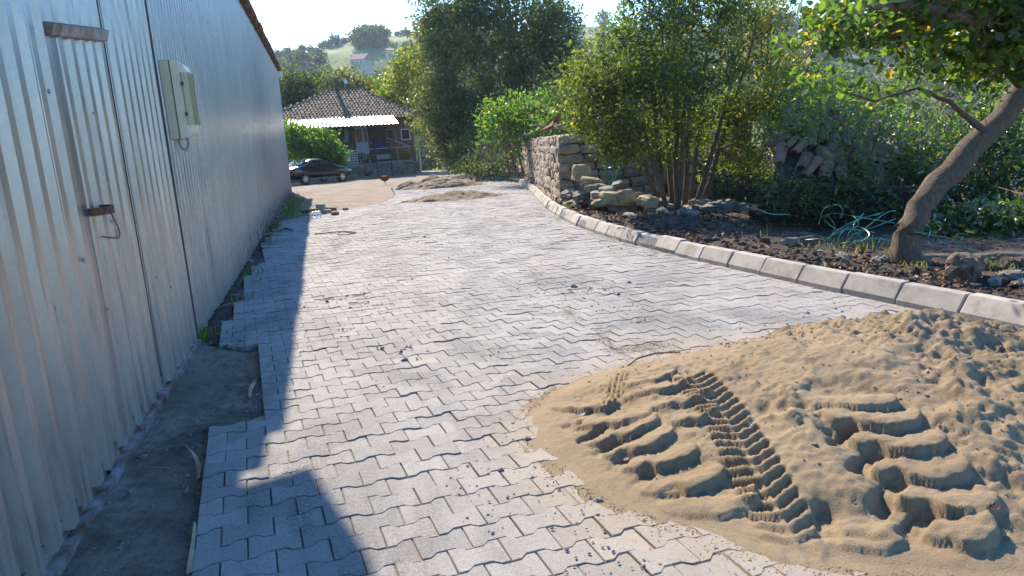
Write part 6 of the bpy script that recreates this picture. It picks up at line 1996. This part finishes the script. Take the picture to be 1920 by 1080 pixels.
def crumbs(name, label, P, size, mat, parent=None):
    N = len(P)
    s = size * np.exp(rng.normal(0, .45, (N, 1)))
    if size > .004:                                  # rounded, uneven lumps
        an = np.arange(5) * 2 * math.pi / 5
        tpl = np.concatenate([np.stack([np.cos(an), np.sin(an), 0 * an], 1), np.stack([.8 * np.cos(an + .5), .8 * np.sin(an + .5), 0 * an + .5], 1), [[0, 0, .8]]])
        V = tpl[None] * (1 + .28 * rng.normal(size=(N, 11, 1))) * s[:, None, :]
        ang = rng.uniform(0, 6.28, N); ca, sa = np.cos(ang)[:, None], np.sin(ang)[:, None]
        V = np.stack([V[:, :, 0] * ca - V[:, :, 1] * sa, (V[:, :, 0] * sa + V[:, :, 1] * ca) * rng.uniform(.6, 1, (N, 1)), V[:, :, 2]], 2) + P[:, None, :]
        fl = []
        for k in range(5):
            j = (k + 1) % 5
            fl += [(k, j, 5 + k), (j, 5 + j, 5 + k), (5 + k, 5 + j, 10)]
        Ft = (np.arange(N)[:, None, None] * 11 + np.array(fl)[None]).reshape(-1, 3)
        return tag(mesh_obj(name, V.reshape(-1, 3), Ft, mat, smooth=False), label, None, None, 'stuff')
    base = np.array([[1, 0, 0], [-.5, .87, 0], [-.5, -.87, 0], [.1, .05, .35]])
    ang = rng.uniform(0, 6.28, N); ca, sa = np.cos(ang), np.sin(ang)
    V = np.zeros((N, 4, 3))
    V[:, :, 0] = base[:, 0] * ca[:, None] - base[:, 1] * sa[:, None]
    V[:, :, 1] = base[:, 0] * sa[:, None] + base[:, 1] * ca[:, None]
    V[:, :, 2] = base[:, 2]
    V = P[:, None, :] + V * s[:, None, :]
    k = np.arange(N)[:, None] * 4
    Ft = np.concatenate([k + np.array([[0, 1, 3]]), k + np.array([[1, 2, 3]]), k + np.array([[2, 0, 3]])], 0)
    return tag(mesh_obj(name, V.reshape(-1, 3), Ft, mat), label, None, None, 'stuff')


def road_pts(n, xs, ys, z=.002):
    x = xs; y = ys
    return np.stack([x, y, gz(x, y) + z], 1)


grit = simple('dark_grit', (.12, .115, .108), (.30, .285, .265), 40, .9, bump=0, world=True)
N = 9000
xg = rng.uniform(-.3, 4.3, N); yg = 2 + 22 * rng.random(N) ** 1.5
dens = fbm(xg / 1.1, yg / 2.2, 91, 4)
ok = dens > .02
crumbs('grit', 'dark grit crumbs strewn in drifts over the paving', road_pts(0, xg[ok], yg[ok]), .0045, grit)
cl_ = []
for (px, py, n, sp) in ((1085, 543, 30, .28), (1060, 535, 14, .2), (640, 565, 10, .3), (700, 660, 16, .25), (1195, 605, 3, .05), (630, 560, 10, .2), (735, 665, 14, .2), (760, 528, 8, .2), (880, 700, 8, .3)):
    c_ = on_ground(px, py)
    cl_.append(c_[:2] + rng.normal(0, sp, (n, 2)) * np.array([1, .6]))
cl_ = np.concatenate(cl_)
crumbs('clod', 'dark lumps of grit lying on the middle of the paving', road_pts(0, cl_[:, 0], cl_[:, 1]), .009, grit)
# sand spilled around the heap and along the wheel lines
sg_ = []
for (x0, y0), (x1, y1) in zip(bound, bound[1:] + bound[:1]):
    ln_ = math.hypot(x1 - x0, y1 - y0)
    f_ = rng.random(int(1500 * ln_)); out = np.abs(rng.normal(0, .10, len(f_)))
    x = x0 + (x1 - x0) * f_; y = y0 + (y1 - y0) * f_
    dx_, dy_ = x - C0[0], y - C0[1]; rr = np.hypot(dx_, dy_)
    sg_.append(np.stack([x + dx_ / rr * (out - .03), y + dy_ / rr * (out - .03)], 1))
for (pa, pb, n, sp) in (((1060, 580), (1160, 660), 1500, .035), ((1160, 660), (1260, 640), 1200, .09), ((985, 512), (1020, 528), 500, .07), ((1040, 548), (1130, 560), 500, .12), ((1240, 533), (1262, 532), 200, .06), ((1210, 595), (1235, 600), 200, .07), ((800, 565), (850, 560), 200, .05), ((830, 388), (900, 380), 500, .2), ((760, 405), (790, 402), 400, .2), ((960, 395), (985, 392), 300, .25)):
    a, b_ = on_ground(*pa)[:2], on_ground(*pb)[:2]
    f_ = rng.random((n, 1))
    sg_.append(a + (b_ - a) * f_ + rng.normal(0, sp, (n, 2)))
sg_ = np.concatenate(sg_)
crumbs('spilled_sand', 'grains of sand spilled over the paving round the heap', road_pts(0, sg_[:, 0], sg_[:, 1], .001), .0032, sand_mat)

N = 2200
xa = rng.uniform(-1.08, -.5, N); ya = rng.uniform(1.8, 6.3, N)
ok = (xa < lerp_poly(LEFT_EDGE, ya) - .01) & (fbm(xa / .25, ya / .4, 101, 3) > .05)
xa, ya = xa[ok], ya[ok]
crumbs('apron_grit', 'pale grit and mortar crumbs on the old concrete strip', np.stack([xa, ya, gz(0, ya) - .024 + .018 * fbm(xa / .3, ya / .3, 41, 5)], 1), .006, simple('pale_grit', (.12, .105, .085), (.30, .27, .225), 60, .95, bump=0, world=True))

# crumbs rolled down the heap
N = 3600
xs_ = rng.uniform(1.0, 4.4, N); ys_ = rng.uniform(1.4, 4.2, N)
jj = np.clip(((ys_ - sy[0]) / RES).astype(int), 0, len(sy) - 1); ii_ = np.clip(((xs_ - sx[0]) / RES).astype(int), 0, len(sx) - 1)
ok = (HH[jj, ii_] > .03) & (calm[jj, ii_] < .5) & (rng.random(N) < .25 + .75 * (xs_ > 2.3))
crumbs('sand_crumbs', 'crumbs of damp sand rolled over the big heap', np.stack([xs_, ys_, SZ[jj, ii_] - .001], 1)[ok], .0052, sand_mat)

# leaf litter and clods on the bank, weeds along the shed foot
litter_mat = NT('leaf_litter'); c = litter_mat.ramp(litter_mat.attr('tone'), [(0, (.05, .025, .015)), (.4, (.15, .075, .04)), (.75, (.26, .15, .08)), (1, (.40, .31, .2))]); litter_mat = litter_mat.out(litter_mat.principled(c, .9))
N = 6500
yl = 2.2 + 14 * rng.random(N) ** 1.3; dl = .25 + np.abs(rng.normal(0, 1.2, N)); xl = lerp_poly(KERB, yl) + dl
zl = gz(0, yl) + bank_h(dl, xl, yl) + .006
ok = (fbm(xl / .7, yl / .7, 95, 3) > -.05)
V, Fq, tn = leaves(np.stack([xl, yl, zl], 1)[ok], .055, .4, 2.5, 0)
V[:, 2] += .01
tag(mesh_obj('leaf_litter', V, Fq, litter_mat, tones=tn), 'brown dead leaves littering the soil behind the kerb', None, None, 'stuff')
xc_ = lerp_poly(KERB, yl[:2600]) + .22 + np.abs(rng.normal(0, .8, 2600))
zc_ = gz(0, yl[:2600]) + bank_h(xc_ - lerp_poly(KERB, yl[:2600]), xc_, yl[:2600])
crumbs('soil_clods', 'clods and pebbles lying on the bank soil', np.stack([xc_, yl[:2600], zc_], 1), .022, soil_mat)


def grass(name, label, P, h_, mat, cat=None):
    N = len(P)
    a = rng.uniform(0, 6.28, N); lean = rng.normal(0, .35, (N, 2))
    hh = h_ * np.exp(rng.normal(0, .35, N))
    w = .004 + .05 * hh * .25
    side = np.stack([np.cos(a), np.sin(a), 0 * a], 1) * w[:, None]
    tip = P + np.stack([lean[:, 0] * hh, lean[:, 1] * hh, hh], 1)
    midp = P + (tip - P) * .55 + np.stack([0 * a, 0 * a, hh * .08], 1)
    V = np.stack([P - side, P + side, midp + side * .7, midp - side * .7, tip], 1).reshape(-1, 3)
    k = np.arange(N)[:, None] * 5
    V = np.concatenate([V, tip + side * .05], 0)
    Fq = np.concatenate([k + np.array([[0, 1, 2, 3]]), np.concatenate([k + np.array([[3, 2, 4]]), 5 * N + np.arange(N)[:, None]], 1)[:, [0, 1, 3, 2]]], 0)
    return tag(mesh_obj(name, V, Fq, mat, tones=np.concatenate([rng.random(N)] * 2)), label, cat, None, 'stuff')


N = 2600
yw = 6.4 + 25 * rng.random(N); xw = WALL_X + .1 + np.abs(rng.normal(0, .11, N)) * (1 + .8 * (yw > 17))
ok = fbm(xw / .3, yw / .9, 97, 3) + .3 * (yw > 16) > .22
Pw = np.stack([xw, yw, gz(0, yw) - .02], 1)[ok]
grass('verge_weeds', 'green weeds growing along the foot of the metal shed', Pw, .07, LM['olive'])
N = 600
yw = rng.uniform(18.5, 27, N); xw = WALL_X + .25 + np.abs(rng.normal(0, .28, N))
grass('verge_grass', 'taller grass clump at the far end of the metal shed', np.stack([xw, yw, gz(0, yw) - .02], 1), .13, LM['olive'])
N = 500
pc = np.array([on_ground(370, 632)[:2]] * N) + rng.normal(0, .05, (N, 2)) * np.array([.7, 1.6])
grass('gate_weed', 'small tuft of grass beside the gate seam', np.stack([pc[:, 0], pc[:, 1], gz(0, pc[:, 1]) - .03], 1)[:120], .09, LM['bright'])
bw = []
for (px, py, Y, n, sp) in ((1600, 450, 6.9, 170, .25), (1880, 520, 5.0, 40, .06), (1665, 495, 6.0, 30, .08), (1060, 400, 14.0, 90, .1), (1460, 425, 7.8, 60, .4), (1860, 500, 5.2, 50, .05), (1380, 405, 9.6, 90, .5), (1720, 505, 5.6, 30, .08)):
    c_ = at(px, py, Y)
    q = c_[:2] + rng.normal(0, sp, (n, 2))
    z = gz(0, q[:, 1]) + bank_h(q[:, 0] - lerp_poly(KERB, q[:, 1]), q[:, 0], q[:, 1])
    bw.append(np.stack([q[:, 0], q[:, 1], z], 1))
grass('bank_weeds', 'green weeds sprouting on the bank around the straps and boulder', np.concatenate(bw), .07, LM['olive'])

# stones and trash along the shed foot
for (px, py, sz, lb_) in ((437, 648, .08, 'pale broken stone below the projecting paving blocks'), (455, 640, .06, 'smaller pale stone next to the broken one'), (548, 382, .16, 'dark stone among the weeds at the shed foot'), (560, 385, .12, 'lighter stone in the weeds beside the dark one'), (497, 466, .10, 'brown clod at the shed foot by the cord'), (470, 490, .09, 'grey clod at the shed foot')):
    P_ = on_ground(px, py)
    tag(put(gm_meshes[int(px) % 8], 'rock', (P_[0], P_[1], P_[2] + .0), (sz * 1.3, sz, sz * .9), (0, 0, px)), lb_, 'rock')
m = MB(); m.tube([on_ground(500, 441, .03), on_ground(535, 428, .05), on_ground(548, 432, .04)], .02, 6); tag(m.build('stick', wood_dark), 'dark stick lying on the paving by the shed', 'stick')
m = MB(); m.box(tuple(on_ground(506, 439, .02)), (.3, .12, .02), .5); tag(m.build('board_scrap', wood_light), 'scrap of pale board at the shed foot', 'board')

# ------------------------------------------------------------------ far hillside
far_white = simple('far_plaster', (.38, .36, .35), (.46, .44, .43), 1, .9, bump=0)
far_roof = simple('far_roof', (.25, .14, .11), (.33, .20, .16), 1, .9, bump=0)


def far_house(label, px, py, Y, w, d, h_, rh, rz):
    c_ = at(px, py, Y)
    z0_ = float(c_[2])
    o = thing('hill_house', label, 'house', (c_[0], Y, z0_), rz)
    m = MB(); m.box((0, 0, h_ / 2 - 2), (w, d, h_ + 4)); wl_ = m.build('wall', far_white, o, local=True)
    m = MB(); e = .6
    m.add([(-w / 2 - e, -d / 2 - e, h_), (w / 2 + e, -d / 2 - e, h_), (w / 2 + e, d / 2 + e, h_), (-w / 2 - e, d / 2 + e, h_), (-w / 2 - e, 0, h_ + rh), (w / 2 + e, 0, h_ + rh)], [(0, 1, 5, 4), (2, 3, 4, 5), (0, 4, 3), (1, 2, 5), (0, 3, 2, 1)])
    m.build('roof', far_roof, o, local=True)
    for k in range(3):
        m = MB(); m.box((-w * .3 + w * .3 * k, -d / 2 - .02, h_ * .62), (w * .16, .1, h_ * .28)); m.build('window', pane_mat, o, local=True)
    m = MB(); m.box((0, -d / 2 - .6, h_ * .40), (w * .9, 1.2, .25)); m.build('balcony', far_white, o, local=True)
    m = MB(); m.box((w * .38, -d / 2 - 1.0, h_ * .2), (.4, .4, h_ * .4)); m.build('pillar', far_white, o, local=True)
    return o


far_house('white hill house with steep reddish roof on the far slope', 678, 129, 300, 6.2, 6, 3.4, 2.3, math.radians(-35))
far_house('low hill house with flat pinkish roof among dark trees', 736, 101, 330, 5, 5, 1.4, .9, .1)
far_house('pale house on the skyline behind the oak branches', 1525, 52, 400, 16, 10, 5, 2.5, .2)

# bushes on the slope, each a rounded leafy mass
V, Fq, tn = None, None, None


def far_bush_mesh(seed):
    r2 = np.random.default_rng(seed)
    n = 420
    u = r2.normal(size=(n, 3)); u /= np.linalg.norm(u, axis=1, keepdims=True)
    P = u * (r2.random((n, 1)) ** .33) * np.array([.5, .5, .42]) + np.array([0, 0, .4])
    P += .06 * r2.normal(size=P.shape)
    V, Fq, tn = leaves(P, .19, .35, .5, 0)
    o = mesh_obj('tmp', V, Fq, LM['far'], tones=tn)
    me = o.data; bpy.data.objects.remove(o); me.name = 'hill_bush'
    return me


fb = [far_bush_mesh(s) for s in range(6)]


def hill_at(px, Y):
    d = ray(px, 150)
    x = d[0] / d[1] * Y
    return x, float(terrain(x, Y))


hb = 0
spots = [(px, Y) for px, Y in (
    (515, 390), (528, 385), (545, 395), (560, 390), (572, 398), (590, 398), (610, 400), (622, 396), (636, 400), (652, 402), (668, 402), (690, 404), (706, 402), (735, 404), (752, 402), (768, 404), (786, 404),
    (540, 330), (552, 345), (566, 352), (580, 340), (600, 352), (545, 300), (560, 310), (575, 300), (590, 318), (612, 300), (626, 305), (530, 350), (524, 320), (536, 280), (550, 270), (600, 280), (618, 270), (640, 262), (655, 275), (700, 275), (715, 290), (730, 300), (745, 280),
    (725, 320), (745, 340), (760, 330), (770, 350), (752, 310), (735, 260), (715, 310), (765, 300), (775, 320))]
for (px, Y) in spots:
    x, z = hill_at(px, Y)
    o = put(fb[hb % 6], 'hill_bush', (x, Y, z - .5), (1, 1, 1), (0, 0, hb * 1.3))
    s_ = rng.uniform(4.5, 9.5)
    o.scale = (s_ * 1.15, s_, s_ * rng.uniform(.8, 1.15))
    if Y > 385: o.scale = tuple(.72 * c for c in o.scale)
    if Y > 385:
        tag(o, 'rounded bush standing on the skyline of the far hill', 'bush', 'bushes along the hill skyline')
    else:
        tag(o, 'rounded dark bush on the far green hillside below the skyline', 'bush', 'bushes on the far hillside')
    hb += 1
# the wood on the hillside and the thicket down in the valley read as one mass


def wood(name, label, n, xr, yr, s0, s1, f_=None):
    P = []
    for k in range(n):
        Y = rng.uniform(*yr); px = rng.uniform(*xr)
        x, z = hill_at(px, Y)
        if f_ and not f_(px, Y): continue
        s_ = rng.uniform(s0, s1)
        u = rng.normal(size=(170, 3)); u /= np.linalg.norm(u, axis=1, keepdims=True)
        P.append(u * (rng.random((170, 1)) ** .33) * s_ * np.array([.5, .5, .5]) + np.array([x, Y, z + s_ * .42]))
    V, Fq, tn = leaves(np.concatenate(P), (s0 + s1) * .095, .35, .5, 0)
    return tag(mesh_obj(name, V, Fq, LM['far'], tones=tn), label, None, None, 'stuff')


wood('hill_wood', 'dark wood on the upper slope of the far hill', 46, (676, 722), (360, 385), 7, 10)
wood('valley_wood', 'mass of trees filling the valley below the hill', 150, (480, 800), (105, 215), 6, 10)
wood('ridge_wood', 'wooded slope of the hill seen behind the right-hand trees', 190, (790, 2000), (230, 400), 8, 15)

# ------------------------------------------------------------------ air
m = MB(); m.box((110, 280, 27), (1100, 760, 96))
hm = bpy.data.materials.new('haze'); hm.use_nodes = True; hm.node_tree.nodes.clear()
hv = hm.node_tree.nodes.new('ShaderNodeVolumePrincipled'); ho = hm.node_tree.nodes.new('ShaderNodeOutputMaterial')
hv.inputs['Color'].default_value = (0.72, 0.86, 1.0, 1); hv.inputs['Density'].default_value = 0.0003; hv.inputs['Anisotropy'].default_value = 0.25
hm.node_tree.links.new(hv.outputs[0], ho.inputs['Volume'])
tag(m.build('haze', hm), kind='stuff')
